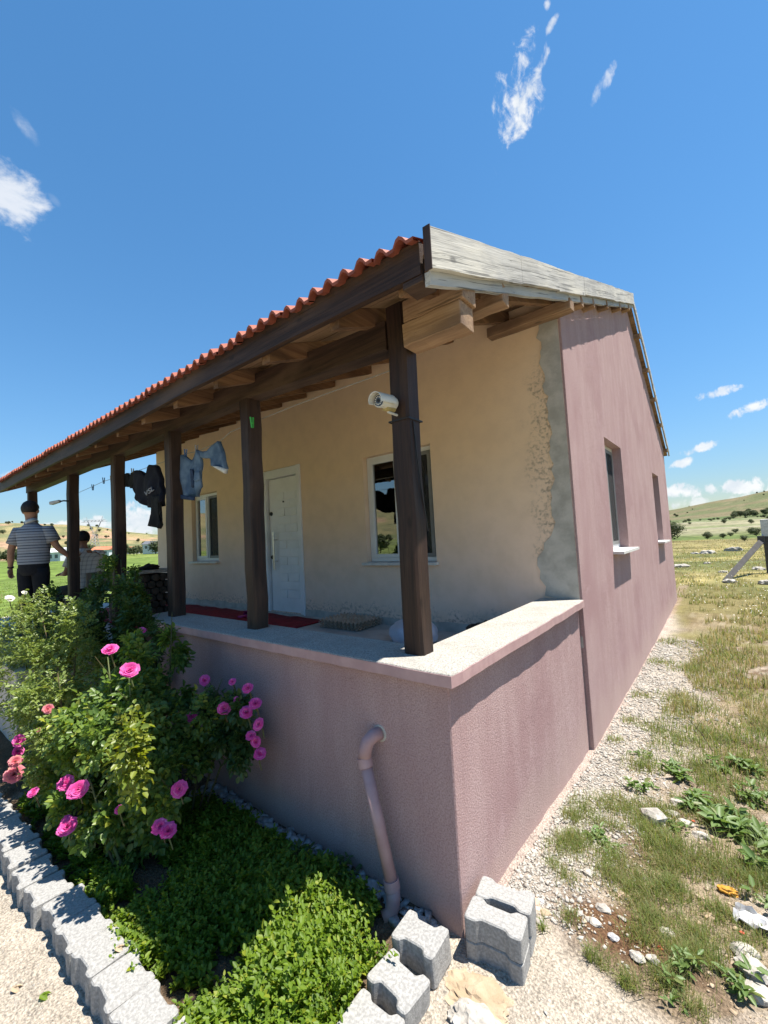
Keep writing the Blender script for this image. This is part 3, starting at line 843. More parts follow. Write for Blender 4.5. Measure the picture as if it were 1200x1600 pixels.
# two stacked raw timbers that carry the roof corner beyond the first post
def wobble_timber(name, mat, x0, x1, y0, y1, z0, z1, seed):
    r_ = random.Random(seed); mb = MB(); n_ = 7; vs_ = []
    for i in range(n_):
        x = x0 + (x1 - x0) * i / (n_ - 1); j = lambda: r_.uniform(-.004, .004)
        vs_ += [(x + j(), y0 + j(), z0 + j()), (x + j(), y1 + j(), z0 + j()), (x + j(), y1 + j(), z1 + j()), (x + j(), y0 + j(), z1 + j())]
    fs = [(i * 4 + k, i * 4 + (k + 1) % 4, (i + 1) * 4 + (k + 1) % 4, (i + 1) * 4 + k) for i in range(n_ - 1) for k in range(4)]
    fs += [(3, 2, 1, 0), tuple(range((n_ - 1) * 4, n_ * 4))]
    return mb.add(vs_, fs).build(name, mat, house, .004)


wobble_timber('timber', 'wood_raw_x', -.205, .150, .105, .245, 2.915, 3.035, 1)
wobble_timber('timber', 'wood_raw_x', -.215, .135, .10, .235, 2.785, 2.912, 2)
wobble_timber('timber', 'wood_raw_x', -.222, .155, .60, .70, 3.10, 3.205, 3)
wobble_timber('timber', 'wood_raw_x', -.60, .170, YD - .13, YD - .02, 3.665, 3.76, 4)
for yy in (2.55, 3.1, 3.9, 4.9, 5.8, 6.9, 7.7, 8.5, 9.3, 10.2):
    z = roof_z(yy) - .235
    wobble_timber('purlin', 'wood_raw_x', xs_at(yy) - .1, .165, yy, yy + .09, z - .03, z + .05, int(yy * 10))
# rafters
RX = [.02] + [-.42 - .585 * i for i in range(14)]
for i, x in enumerate(RX):
    w_ = .055 + .01 * (i % 3); dy = [0, .03, -.02][i % 3]
    ya, yb_ = -.165, YD - .03 + dy
    mb = MB(); za = roof_z(ya) - .115; zb_ = roof_z(yb_) - .115; h = .105
    mb.hexa([(x - w_, ya, za - h), (x, ya, za - h), (x, yb_, zb_ - h), (x - w_, yb_, zb_ - h), (x - w_, ya, za), (x, ya, za), (x, yb_, zb_), (x - w_, yb_, zb_)])
    mb.build('rafter', 'wood_rafter', house)
# roof boards, seen from below
yy = -.185; i = 0
while yy < RIDGE_Y - .1:
    wd = .125 + .02 * ((i * 7) % 3); yb_ = min(yy + wd, RIDGE_Y)
    mb = MB(); r_ = rg.uniform(-.004, .004)
    za, zb_ = roof_z(yy) - .113 + r_, roof_z(yb_ - .006) - .113 + r_
    mb.hexa([(-8.36, yy, za), (.128, yy, za), (.128, yb_ - .006, zb_), (-8.36, yb_ - .006, zb_), (-8.36, yy, za + .022), (.128, yy, za + .022), (.128, yb_ - .006, zb_ + .022), (-8.36, yb_ - .006, zb_ + .022)])
    mb.build('roof_board', 'wood_raw_x', house); yy = yb_; i += 1
while yy < BACK_Y - .02:
    yb_ = min(yy + .16, BACK_Y)
    mb = MB(); za, zb_ = roof_z(yy) - .113, roof_z(yb_) - .113
    mb.hexa([(-8.36, yy, za), (.128, yy, za), (.128, yb_ - .006, zb_), (-8.36, yb_ - .006, zb_), (-8.36, yy, za + .022), (.128, yy, za + .022), (.128, yb_ - .006, zb_ + .022), (-8.36, yb_ - .006, zb_ + .022)])
    mb.build('roof_board', 'wood_raw_x', house); yy = yb_

# dark fascia board under the tiles, in two lengths, and a short filler block at the corner
def board_x(name, mat, xa, xb, y0, y1, z0, z1, sag, seed):
    r_ = random.Random(seed); mb = MB(); n_ = 14; vs_ = []
    for i in range(n_):
        t = i / (n_ - 1); x = xa + (xb - xa) * t; dz = -sag * math.sin(PI * t) + r_.uniform(-.003, .003)
        vs_ += [(x, y0, z0 + dz), (x, y1, z0 + dz), (x, y1, z1 + dz), (x, y0, z1 + dz)]
    fs = [(i * 4 + k, i * 4 + (k + 1) % 4, (i + 1) * 4 + (k + 1) % 4, (i + 1) * 4 + k) for i in range(n_ - 1) for k in range(4)]
    fs += [(3, 2, 1, 0), tuple(range((n_ - 1) * 4, n_ * 4))]
    return mb.add(vs_, fs).build(name, mat, house)


board_x('fascia_board', 'wood_dark_x', -4.0, .118, -.215, -.180, 2.895, 3.045, -.02, 1)
board_x('fascia_board', 'wood_dark_x', -8.39, -4.004, -.214, -.181, 2.888, 3.042, -.01, 2)
box('corner_block', 'wood_dark_x', .02, .126, -.212, -.10, 2.86, 2.892, house, .003)
# weathered barge boards on the gable, each length its own board
def barge(ya, yb_, top, low, x0, x1, mat, seed, wav=.004):
    r_ = random.Random(seed); n_ = max(3, int((yb_ - ya) / .15)); vs_ = []
    for i in range(n_ + 1):
        y = ya + (yb_ - ya) * i / n_; zt = roof_z(y) + top + r_.uniform(-wav, wav); zl = roof_z(y) + low + r_.uniform(-wav, wav)
        if ya < 0 and y < .9: zl += .0
        bow = r_.uniform(-.003, .003)
        vs_ += [(x0 + bow, y, zl), (x1 + bow, y, zl), (x1 + bow, y, zt), (x0 + bow, y, zt)]
    fs = [(i * 4 + k, i * 4 + (k + 1) % 4, (i + 1) * 4 + (k + 1) % 4, (i + 1) * 4 + k) for i in range(n_) for k in range(4)]
    fs += [(3, 2, 1, 0), tuple(range(n_ * 4, n_ * 4 + 4))]
    mb = MB(); mb.add(vs_, fs); return mb.build('barge_board', mat, house)


box('barge_end', 'wood_dark_z', .157, .191, -.242, -.2365, roof_z(-.24) - .188, roof_z(-.24) + .004, house)
BR = [(-.235, .86), (.866, 1.72), (1.725, 2.62), (2.63, 4.3), (4.31, RIDGE_Y)]
for i, (a, b2) in enumerate(BR): barge(a, b2, .0, -.185 + .006 * (i % 2), .160 + .003 * (i % 2), .188 + .003 * (i % 2), 'wood_grey_y', 40 + i)
for i, (a, b2) in enumerate([(-.20, 2.1), (2.105, RIDGE_Y)]): barge(a, b2, -.178, -.242, .130, .158, 'wood_grey2_y', 60 + i)
barge(RIDGE_Y + .01, BACK_Y, .0, -.13, .150, .175, 'wood_grey2_y', 70)
# left gable edge
for a, b2 in ((-.20, RIDGE_Y), (RIDGE_Y + .01, BACK_Y)):
    r_ = random.Random(8); mb = MB()
    mb.hexa([(-8.42, a, roof_z(a) - .2), (-8.39, a, roof_z(a) - .2), (-8.39, b2, roof_z(b2) - .2), (-8.42, b2, roof_z(b2) - .2), (-8.42, a, roof_z(a)), (-8.39, a, roof_z(a)), (-8.39, b2, roof_z(b2)), (-8.42, b2, roof_z(b2))])
    mb.build('barge_board', 'wood_dark_x', house)


# roof tiles: two rolls to a tile, the eave course tile by tile
def tile_profile(n_=12):
    out = []
    for i in range(n_ + 1):
        u = i / n_; ph_ = (u * 2) % 1.0
        s = max(0.0, math.sin(PI * min(1, ph_ / .62))) if ph_ < .62 else 0
        out.append((-.109 + .218 * u, .040 * s ** .8))
    return out


prof = tile_profile()
tl = .36
vs_ = []; fs = []
for k, (dy, dz) in enumerate(((0, 0), (tl * .5, tl * .5 * SLOPE), (tl, tl * SLOPE))):
    for x, h in prof: vs_.append((x, dy, dz + h))
    for x, h in prof: vs_.append((x, dy, dz + h - .017))
n_ = len(prof)
for k in range(2):
    for i in range(n_ - 1):
        a = k * 2 * n_ + i; fs.append((a, a + 1, a + 1 + 2 * n_, a + 2 * n_)); c = a + n_; fs.append((c + 2 * n_, c + 1 + 2 * n_, c + 1, c))
for i in range(n_ - 1): fs.append((i + n_, i + n_ + 1, i + 1, i))
tile_me = bpy.data.meshes.new('roof_tile'); tile_me.from_pydata(vs_, [], fs); tile_me.update(); tile_me.materials.append(MATS['tile'])
ntile = 38
for i in range(ntile):
    x = .010 - .2205 * i
    o = bpy.data.objects.new('roof_tile', tile_me); link(o, house)
    o.location = (x, -.262 + rg.uniform(-.008, .008), roof_z(-.26) - .016 + rg.uniform(-.004, .006)); o.rotation_euler = (rg.uniform(-.02, .02), rg.uniform(-.03, .03), rg.uniform(-.02, .02))
V = []; Fq = []; tv = np.array(vs_); tf = np.array(fs)
for r in range(1, 22):
    y = -.262 + r * .305
    if y > RIDGE_Y - .1: break
    for i in range(ntile):
        Fq.append(tf + len(V) * len(tv)); V.append(tv + np.array([.010 - .2205 * i, y, roof_z(y) + .012]))
o = np_mesh('upper_tiles', np.concatenate(V), np.concatenate(Fq), 'tile', house); o['kind'] = 'stuff'
V = []; Fq = []
tvb = tv.copy(); tvb[:, 2] -= tvb[:, 1] * SLOPE; sb = (BACK_Z - RIDGE_Z) / (BACK_Y - RIDGE_Y); tvb[:, 2] += tvb[:, 1] * sb
for r in range(0, 16):
    y = BACK_Y + .04 - tl - r * .305
    if y < RIDGE_Y: break
    for i in range(ntile):
        Fq.append(tf + len(V) * len(tv)); V.append(tvb + np.array([-.02 - .2205 * i, y, roof_z(y) + .012]))
o = np_mesh('rear_tiles', np.concatenate(V), np.concatenate(Fq), 'tile', house); o['kind'] = 'stuff'

# ------------------------------------------------------------------ parapet wall of the porch
pw = empty('porch_wall', (-1.5, .15, 0)); tag(pw, 'low pink roughcast porch wall with pale concrete coping round the corner', 'wall')
PXL = -3.35
mb = MB(); mb.prism([(PXL, 0), (0, 0), (.005, YD - .002), (-.25, YD - .002), (-.25, .25), (PXL, .25)], -.35, HC - .052); mb.build('wall', 'pink', pw, .006)
# coping with a slightly uneven cast edge
r_ = random.Random(3); c_ = .05; cwid = .36
outer = []; inner = []
for i in range(40):
    x = PXL - .02 + (c_ - PXL + .02) * i / 40; outer.append((x, -c_ + r_.uniform(-.005, .005)))
outer.append((c_, -c_))
for i in range(1, 26): outer.append((c_ + .005 * i / 25 + r_.uniform(-.005, .005), -c_ + (YD - .014 + c_) * i / 25))
inner = [(c_ - cwid, YD - .014), (c_ - cwid, -c_ + cwid), (PXL - .02, -c_ + cwid)]
MB().prism(outer + inner, HC - .055, HC).build('coping', 'coping', pw, .004)
o = MB().prism([(p[0] + (.0035 if i > 40 else 0), p[1] - (.0035 if i <= 40 else 0)) for i, p in enumerate(outer)] + [(p[0] - .012, p[1]) if i > 40 else (p[0], p[1] + .012) for i, p in reversed(list(enumerate(outer)))], HC - .058, HC - .006)
o.build('coping_edge', 'pipe_pink', pw)

# ------------------------------------------------------------------ drain pipe
dp = empty('drain_pipe', (-.33, -.08, .0)); tag(dp, 'pink painted plastic drain pipe leaning down the porch wall', 'pipe')
R_ = .030
a = Vector((-.425, .005, .775)); k1 = Vector((-.455, -.060, .745)); k2 = Vector((-.478, -.068, .66)); e1 = Vector((-.322, -.085, .125)); e2 = Vector((-.316, -.088, .045)); e3 = Vector((-.345, -.135, .000))
MB().tube([a, a.lerp(k1, .5) + Vector((-.004, -.006, .01)), k1 + Vector((0, -.004, .004)), k1.lerp(k2, .45) + Vector((-.006, -.004, 0)), k2], R_ + .004, 18).build('elbow', 'pipe_pink', dp, smooth=True)
MB().tube([k2 + (k2 - e1).normalized() * .01, k2 - (k2 - e1).normalized() * .035], R_ + .0075, 18).build('collar', 'pipe_pink', dp)
MB().tube([k2, e1], R_, 18).build('pipe', 'pipe_pink', dp, smooth=True)
MB().tube([e1 + (k2 - e1).normalized() * .03, e1 - Vector((0, 0, .012))], R_ + .0075, 18).build('collar', 'pipe_pink', dp)
mb = MB(); pth = [e1, e1.lerp(e2, .6), e2 + Vector((-.003, -.006, -.004)), e2.lerp(e3, .5) + Vector((.006, .004, -.012)), e3]
mb.tube(pth, R_ + .003, 18, cap=False); ob = mb.build('spout', 'pipe_pink', dp, smooth=True); so = ob.modifiers.new('wall', 'SOLIDIFY'); so.thickness = .004; so.offset = -1
# plaster blob where the pipe leaves the wall
MB().tube([(-.425, -.004, .775), (-.425, .004, .775)], [.040, .046], 12).build('plaster_ring', 'cement', dp)

# ------------------------------------------------------------------ security camera on the first post
sc_ = empty('security_camera', (-.34, .1, 2.47)); tag(sc_, 'small white bullet security camera strapped to the nearest porch post', 'camera')
c0 = Vector(at(592, 626, 2.195)); c1 = Vector(at(615, 631, 2.30)); dirc = (c1 - c0).normalized()
MB().tube([c0, c0.lerp(c1, .97), c1], [.035, .035, .027], 22).build('body', 'camera_shell', sc_, smooth=False)
sidev = dirc.cross(Vector((0, 0, 1))).normalized(); upv = sidev.cross(dirc)
mb = MB(); vs_ = []; n_ = 14
for s in (-.035, .10):
    for rad in (.043, .0395):
        for i in range(n_ + 1):
            an = math.radians(-20) + math.radians(220) * i / n_
            vs_.append(c0 + dirc * s + (sidev * math.cos(an) + upv * math.sin(an)) * rad)
N = n_ + 1; fs = []
for i in range(n_): fs += [(i, i + 1, 2 * N + i + 1, 2 * N + i), (N + i + 1, N + i, 3 * N + i, 3 * N + i + 1), (i + 1, i, N + i, N + i + 1), (2 * N + i, 2 * N + i + 1, 3 * N + i + 1, 3 * N + i)]
for i in (0, n_): fs.append((i, 2 * N + i, 3 * N + i, N + i))
mb.add(vs_, fs).build('hood', 'camera_shell', sc_)
MB().tube([c0 - dirc * .004, c0 + dirc * .004], .029, 22).build('lens_plate', 'camera_glass', sc_)
MB().tube([c0 - dirc * .008, c0 - dirc * .003], [.008, .010], 16).build('lens', 'black_plastic', sc_)
for i in range(12):
    an = 2 * PI * i / 12; p = c0 + (sidev * math.cos(an) + upv * math.sin(an)) * .0195
    MB().tube([p - dirc * .006, p - dirc * .003], .0033, 8).build('led', 'camera_shell', sc_)
q = c0.lerp(c1, .55) - upv * .034
MB().tube([c0.lerp(c1, .35) - upv * .031, c0.lerp(c1, .95) - upv * .031], [.018, .018], 10).build('under_rail', 'camera_gold', sc_)
MB().tube([q, q - Vector((0, 0, .018)), Vector((-.30, .134, q.z - .022))], .007, 8).build('bracket', 'camera_shell', sc_)

# ------------------------------------------------------------------ yard lamp on the fifth post
lp = empty('yard_lamp', (-6.1, .12, 2.5)); tag(lp, 'small grey yard lamp on an arm fixed to a porch post', 'lamp')
p1 = Vector(at(108, 783, 5.62)); p0 = Vector(at(94, 783.5, 5.62)); ph0 = Vector(at(79.5, 786.5, 5.62))
MB().tube([p1, p0.lerp(p1, .4) + Vector((0, 0, .008)), p0], .010, 8).build('arm', 'black_plastic', lp, smooth=True)
d_ = (ph0 - p0).normalized(); s_ = d_.cross(Vector((0, 0, 1))).normalized(); u_ = s_.cross(d_)
mb = MB(); L = (ph0 - p0).length
mb.hexa([p0 + s_ * .022 - u_ * .012, p0 - s_ * .022 - u_ * .012, ph0 - s_ * .036 - u_ * .022, ph0 + s_ * .036 - u_ * .022, p0 + s_ * .022 + u_ * .022, p0 - s_ * .022 + u_ * .022, ph0 - s_ * .034 + u_ * .02, ph0 + s_ * .034 + u_ * .02])
mb.build('head', 'lamp_grey', lp, .006)

# ------------------------------------------------------------------ clothes line and washing
LY = .25
lpx = [(601, 583), (516, 613), (462, 633), (400, 658), (360, 675), (343, 690), (310, 705), (290, 709), (255, 722), (220, 734), (190, 744), (162, 752), (145, 760), (119, 772)]
lpts = [Vector(ony(px, py, LY)) for px, py in lpx]
lpts[0] = Vector((-.29, .255, 2.76)); lpts[-1] = Vector((-6.0, .244, 2.64))
o = MB().tube(lpts, .0028, 6).build('clothes_line', 'rope'); tag(o, 'thin grey washing line strung between the porch posts', 'clothes line')


def cloth(name, mat, pxs, y, thick=.014, fold=.018, wave=9.0, cuts=3, parent=None, seed=1, zoff=0):
    bm = bmesh.new(); vv = []
    for px, py in pxs: vv.append(bm.verts.new(ony(px, py, y)))
    bm.faces.new(vv)
    bmesh.ops.triangulate(bm, faces=bm.faces[:])
    for _ in range(cuts):
        bmesh.ops.subdivide_edges(bm, edges=[e for e in bm.edges if e.calc_length() > .05], cuts=1, use_grid_fill=True)
        bmesh.ops.triangulate(bm, faces=bm.faces[:])
    r_ = random.Random(seed); p1_, p2_, p3_ = r_.uniform(0, 6), r_.uniform(0, 6), r_.uniform(0, 6)
    zs = [v.co.z for v in bm.verts]; zt, zl = max(zs), min(zs)
    for v in bm.verts:
        x, z = v.co.x, v.co.z; t = .3 + .7 * (zt - z) / (zt - zl + 1e-6)
        v.co.y += t * (fold * math.sin(x * wave * 2.2 + p1_ + 2 * z) + fold * .8 * math.sin(z * wave * 1.6 + x * wave + p2_) + fold * .5 * math.sin(x * wave * 4 - z * wave * 2.5 + p3_))
        v.co.y += zoff
    bmesh.ops.recalc_face_normals(bm, faces=bm.faces)
    me = bpy.data.meshes.new(name); bm.to_mesh(me); bm.free()
    for p in me.polygons: p.use_smooth = True
    me.materials.append(MATS[mat]); o = bpy.data.objects.new(name, me); link(o, parent)
    so = o.modifiers.new('thick', 'SOLIDIFY'); so.thickness = thick; so.offset = 0
    return o


# denim jacket: body, collar band, hem, cuff and sleeve
dj = empty('denim_jacket', tuple(ony(300, 712, LY))); tag(dj, 'faded blue denim jacket pegged by its hem on the washing line', 'jacket')
cloth('body', 'denim', [(271, 711), (279, 712), (288, 711), (294, 716), (299, 720), (303, 713), (310, 703), (313, 708), (316, 728), (318, 748), (319, 760), (314, 769), (306, 776), (296, 776), (284, 774), (275, 768), (272, 756), (276, 748), (270, 735)], LY, .03, .022, 9, 4, dj, 4)
cloth('collar', 'denim_dark', [(275, 768), (284, 773), (296, 775.5), (304, 776), (304, 782), (294, 781), (284, 779.5), (277, 776)], LY - .02, .02, .006, 9, 3, dj, 5)
cloth('sleeve', 'denim', [(309, 704), (318, 706), (326, 705), (331, 698), (338, 692), (343, 689.5), (346, 700), (350, 716), (353.5, 733), (349, 732), (342, 729), (333, 728.5), (331, 718), (327, 716), (318, 716), (312, 713)], LY, .035, .014, 9, 4, dj, 6)
cloth('cuff', 'marble', [(333, 728), (342, 728.5), (350, 731), (353.5, 733), (352, 740), (345, 735), (338, 731)], LY - .006, .03, .004, 9, 2, dj, 7)
cloth('placket', 'denim_dark', [(298, 733), (301, 733), (303, 745), (304, 758), (301, 762), (298, 760), (300, 748)], LY - .033, .012, .008, 9, 2, dj, 4)
cloth('pocket', 'denim', [(305, 738), (312, 736), (314, 749), (309, 753), (305, 750)], LY - .036, .012, .008, 9, 2, dj, 4)
# navy sweatshirt with white print
sw = empty('sweatshirt', tuple(ony(230, 733, LY))); tag(sw, 'black sweatshirt with white lettering hanging from the washing line', 'sweatshirt')
cloth('body', 'sweat', [(215, 736), (219, 735), (224, 738), (228, 744), (232, 743), (234, 730), (237, 726.5), (242, 726.5), (246, 731), (249, 746), (253, 758), (257, 770), (259, 783), (251, 791), (244, 793), (238, 790), (236, 792.5), (231, 793), (225, 789), (218, 783), (213, 774), (208, 763), (211, 757), (213, 746)], LY, .05, .02, 9, 4, sw, 9)
cloth('sleeve', 'black_cloth', [(239, 775), (252, 775), (250, 792), (251, 806), (252, 820), (248, 826), (242, 824), (236, 822), (236.5, 806), (238, 790)], LY - .03, .035, .012, 9, 3, sw, 10)
tx = bpy.data.curves.new('print', 'FONT'); tx.body = 'VSL'; tx.size = .075; tx.extrude = .004; tx.align_x = 'CENTER'
tx.materials.append(MATS['print_white'])
to0 = bpy.data.objects.new('print', tx); COL.objects.link(to0); pme = bpy.data.meshes.new_from_object(to0.evaluated_get(bpy.context.evaluated_depsgraph_get())); bpy.data.objects.remove(to0); pme.name = 'print'
if not pme.materials: pme.materials.append(MATS['print_white'])
to = bpy.data.objects.new('print', pme); p = ony(233.5, 771, LY - .065); to.location = p; to.rotation_euler = (PI / 2, math.radians(-12), 0); to.scale = (1.9, 1, 1); COL.objects.link(to); to.parent = sw; to.matrix_parent_inverse = sw.matrix_world.inverted()
# socks
for i, (lab, pp) in enumerate((('leftmost black sock pegged beside the post', [(187, 742), (193, 740), (196, 746), (197, 757), (193, 761), (188, 759)]),
                               ('middle black sock on the washing line', [(196.5, 741), (200, 739), (203, 746), (203, 758), (199, 761), (197, 758)]),
                               ('black sock pegged next to the sweatshirt', [(203.5, 744), (206, 739), (211, 739), (211.5, 750), (210, 760), (205, 763), (203, 757)]))):
    o = cloth('sock', 'black_cloth', pp, LY, .03, .008, 12, 2, None, 20 + i); tag(o, lab, 'sock', 'socks on the washing line')
# pegs
pegs = [(599.5, 586, 'red_plastic', 'red clothes peg on the line by the nearest post'), (394, 661, 'green_plastic', 'green clothes peg clipped on the line at the second post'),
        (290, 709, 'blue_plastic', 'dull blue clothes peg holding the denim jacket body'), (307, 703, 'print_white', 'white clothes peg at the denim jacket sleeve'),
        (193, 740, 'print_white', 'pale clothes peg holding the socks near the post'), (207, 738, 'rope', 'grey clothes peg above the sock beside the sweatshirt'),
        (162, 751.5, 'blue_plastic', 'dark clothes peg on the empty line right of the lamp'), (145, 762, 'blue_plastic', 'dark clothes peg on the empty line nearest the lamp post'),
        (174, 749, 'yellow_plastic', 'yellow clothes peg against the fourth post')]
for px, py, m_, lab in pegs:
    p = Vector(ony(px, py, LY)) if px < 590 else Vector((-.352, .258, 2.745))
    if px == 394: p = Vector(ony(394, 661, .1))
    t = rg.uniform(-.25, .25); mb = MB(); h = .045
    for s in (-1, 1):
        ax = Vector((math.sin(t) * .4, 0, math.cos(t))); sdv = Vector((0, 1, 0)) * .005 * s; tw = Vector((.006, 0, 0))
        b0 = p + ax * h + sdv * 2.2; b1 = p - ax * h * .8 + sdv
        mb.hexa([b1 - tw - sdv * .7, b1 + tw - sdv * .7, b1 + tw + sdv * .7, b1 - tw + sdv * .7, b0 - tw - sdv * .7, b0 + tw - sdv * .7, b0 + tw + sdv * .7, b0 - tw + sdv * .7])
    mb.tube([p - Vector((.008, 0, 0)), p + Vector((.008, 0, 0))], .007, 8)
    o = mb.build('clothes_peg', m_); tag(o, lab, 'clothes peg', 'clothes pegs')

# ------------------------------------------------------------------ things on the porch floor
mb = MB(); nx = 60; x0, x1 = -7.9, -3.02
def cz(i, j): return ZF + .008 + .006 * math.sin(i * .9 + j * 2.1) * (j in (0, 5)) + .003 * math.sin(i * 1.7)
vs_ = [(x0 + (x1 - x0) * i / nx, .62 + (2.10 - .62) * j / 5 + .01 * math.sin(i * .7), cz(i, j)) for j in range(6) for i in range(nx + 1)]
mb.add(vs_, [(j * (nx + 1) + i, j * (nx + 1) + i + 1, (j + 1) * (nx + 1) + i + 1, (j + 1) * (nx + 1) + i) for j in range(5) for i in range(nx)])
o = mb.build('carpet', 'carpet', smooth=True); o.modifiers.new('t', 'SOLIDIFY').thickness = .008
tag(o, 'long dark red carpet laid along the porch floor', 'carpet')
# stack of pulp egg trays
def tray_mesh(nx=10, ny=7, pitch=.062, h=.026):
    sub = 6; vs_ = []; 
    for j in range(ny * sub + 1):
        for i in range(nx * sub + 1):
            u = i / sub; v = j / sub
            z = h * (.5 + .5 * math.cos(2 * PI * u) * math.cos(2 * PI * v)) + .010 * max(0, math.cos(PI * 2 * u)) - .006 * max(0, -math.cos(2 * PI * v))
            vs_.append(((u - nx / 2) * pitch, (v - ny / 2) * pitch, z))
    W_ = nx * sub + 1
    fs = [(j * W_ + i, j * W_ + i + 1, (j + 1) * W_ + i + 1, (j + 1) * W_ + i) for j in range(ny * sub) for i in range(nx * sub)]
    me = bpy.data.meshes.new('egg_tray'); me.from_pydata(vs_, [], fs); me.update(); me.materials.append(MATS['tray'])
    for p in me.polygons: p.use_smooth = True
    return me
tm = tray_mesh()
labs = ['lowest brown pulp egg tray in the stack on the porch', 'second brown pulp egg tray in the porch stack', 'topmost brown pulp egg tray in the stack below the window']
for i in range(3):
    o = bpy.data.objects.new('egg_tray', tm); link(o); o.location = (-2.50 + .008 * i, 1.98 - .006 * i, ZF + .010 + .034 * i); o.rotation_euler = (0, 0, .04 - .02 * i)
    so = o.modifiers.new('t', 'SOLIDIFY'); so.thickness = .004; tag(o, labs[i], 'egg tray', 'stacked egg trays')


def blob(name, mat, c, rx, ry, rz, seed, sub=3, amp=.18, freq=2.2, flat=True, parent=None):
    bm = bmesh.new(); bmesh.ops.create_icosphere(bm, subdivisions=sub, radius=1)
    r_ = random.Random(seed); off = Vector((r_.uniform(0, 50), r_.uniform(0, 50), r_.uniform(0, 50)))
    from mathutils import noise as nz
    for v in bm.verts:
        n_ = v.co.normalized(); k = 1 + amp * nz.fractal(n_ * freq + off, .6, 2.1, 4)
        v.co = Vector((n_.x * rx * k, n_.y * ry * k, n_.z * rz * k))
        if flat and v.co.z < -rz * .35: v.co.z = -rz * .35
        v.co += Vector(c)
    me = bpy.data.meshes.new(name); bm.to_mesh(me); bm.free(); me.materials.append(MATS[mat])
    return link(bpy.data.objects.new(name, me), parent)


o = blob('bag', 'bag_white', (-1.40, 1.72, ZF + .07), .26, .20, .15, 3, 4, .10, 1.6); tag(o, 'crumpled white plastic bag on the porch behind the corner post', 'bag')
for p in o.data.polygons: p.use_smooth = True
o = blob('bag', 'bag_black', (-.75, 2.02, ZF + .05), .24, .13, .13, 6, 4, .25, 1.8); tag(o, 'black plastic bag against the foot of the cream wall', 'bag')
for p in o.data.polygons: p.use_smooth = True
for i, (dx, dy, a) in enumerate(((0, 0, .2), (.16, .05, -.15))):
    e = empty('slipper', (-4.35 + dx, 1.78 + dy, ZF + .017)); tag(e, ['left of the two pink slippers on the red carpet', 'right of the two pink slippers on the red carpet'][i], 'slipper', 'pink slippers')
    c = Vector(e.location); R3 = Matrix.Rotation(a, 3, 'Z'); mb = MB()
    sole = [(-.04, -.12), (.04, -.12), (.045, 0), (.042, .1), (.02, .14), (-.02, .14), (-.042, .1), (-.04, 0)]
    sole = [R3 @ Vector((p[0], p[1], 0)) for p in sole]
    mb.prism([(c.x + p.x, c.y + p.y) for p in sole], c.z, c.z + .022); mb.build('sole', 'slipper', e, .004)
    mb = MB(); vs_ = []
    for y in (.0, .06, .11):
        for k in range(7):
            an = PI * k / 6; q = R3 @ Vector((.045 * math.cos(an), y, 0)); vs_.append((c.x + q.x, c.y + q.y, c.z + .022 + (.05 - .2 * max(0, y - .06)) * math.sin(an)))
    mb.add(vs_, [(j * 7 + k, j * 7 + k + 1, (j + 1) * 7 + k + 1, (j + 1) * 7 + k) for j in range(2) for k in range(6)])
    ob = mb.build('strap', 'slipper', e); ob.modifiers.new('t', 'SOLIDIFY').thickness = .006
# wood pile at the far end of the porch
wp = empty('wood_pile', (-6.35, 1.35, ZF)); tag(wp, 'dark pile of firewood under a pale slab at the far porch end', 'wood pile')
for r in range(6):
    for k in range(4):
        y = 1.12 + k * .12 + .05 * (r % 2); z = ZF + .06 + r * .105
        MB().tube([(-6.62 + rg.uniform(-.03, .03), y, z), (-6.08 + rg.uniform(-.03, .03), y, z)], .055 + rg.uniform(-.006, .004), 9).build('log', 'log', wp)
box('slab', 'stone', -6.66, -6.05, 1.04, 1.62, ZF + .66, ZF + .71, wp, .008)
o = blob('cap', 'black_cloth', (-6.33, 1.3, ZF + .735), .17, .13, .07, 9, 3, .3); tag(o, 'small black cloth lying on the slab of the wood pile', 'cloth')


# ------------------------------------------------------------------ people
def skin(name, mat, V, E, root, parent, sub=2):
    """V: name -> (position, radius x, radius y)"""
    keys = list(V); me = bpy.data.meshes.new(name)
    me.from_pydata([tuple(V[k][0]) for k in keys], [(keys.index(a), keys.index(b2)) for a, b2 in E], []); me.update()
    o = bpy.data.objects.new(name, me); link(o, parent)
    o.modifiers.new('skin', 'SKIN'); 
    for i, k in enumerate(keys):
        sv = me.skin_vertices[0].data[i]; r = V[k]; sv.radius = (r[1], r[2] if len(r) > 2 else r[1]); sv.use_root = (k == root)
    o.modifiers['skin'].use_smooth_shade = True
    s = o.modifiers.new('sub', 'SUBSURF'); s.levels = sub; s.render_levels = sub
    me.materials.append(MATS[mat]); return o


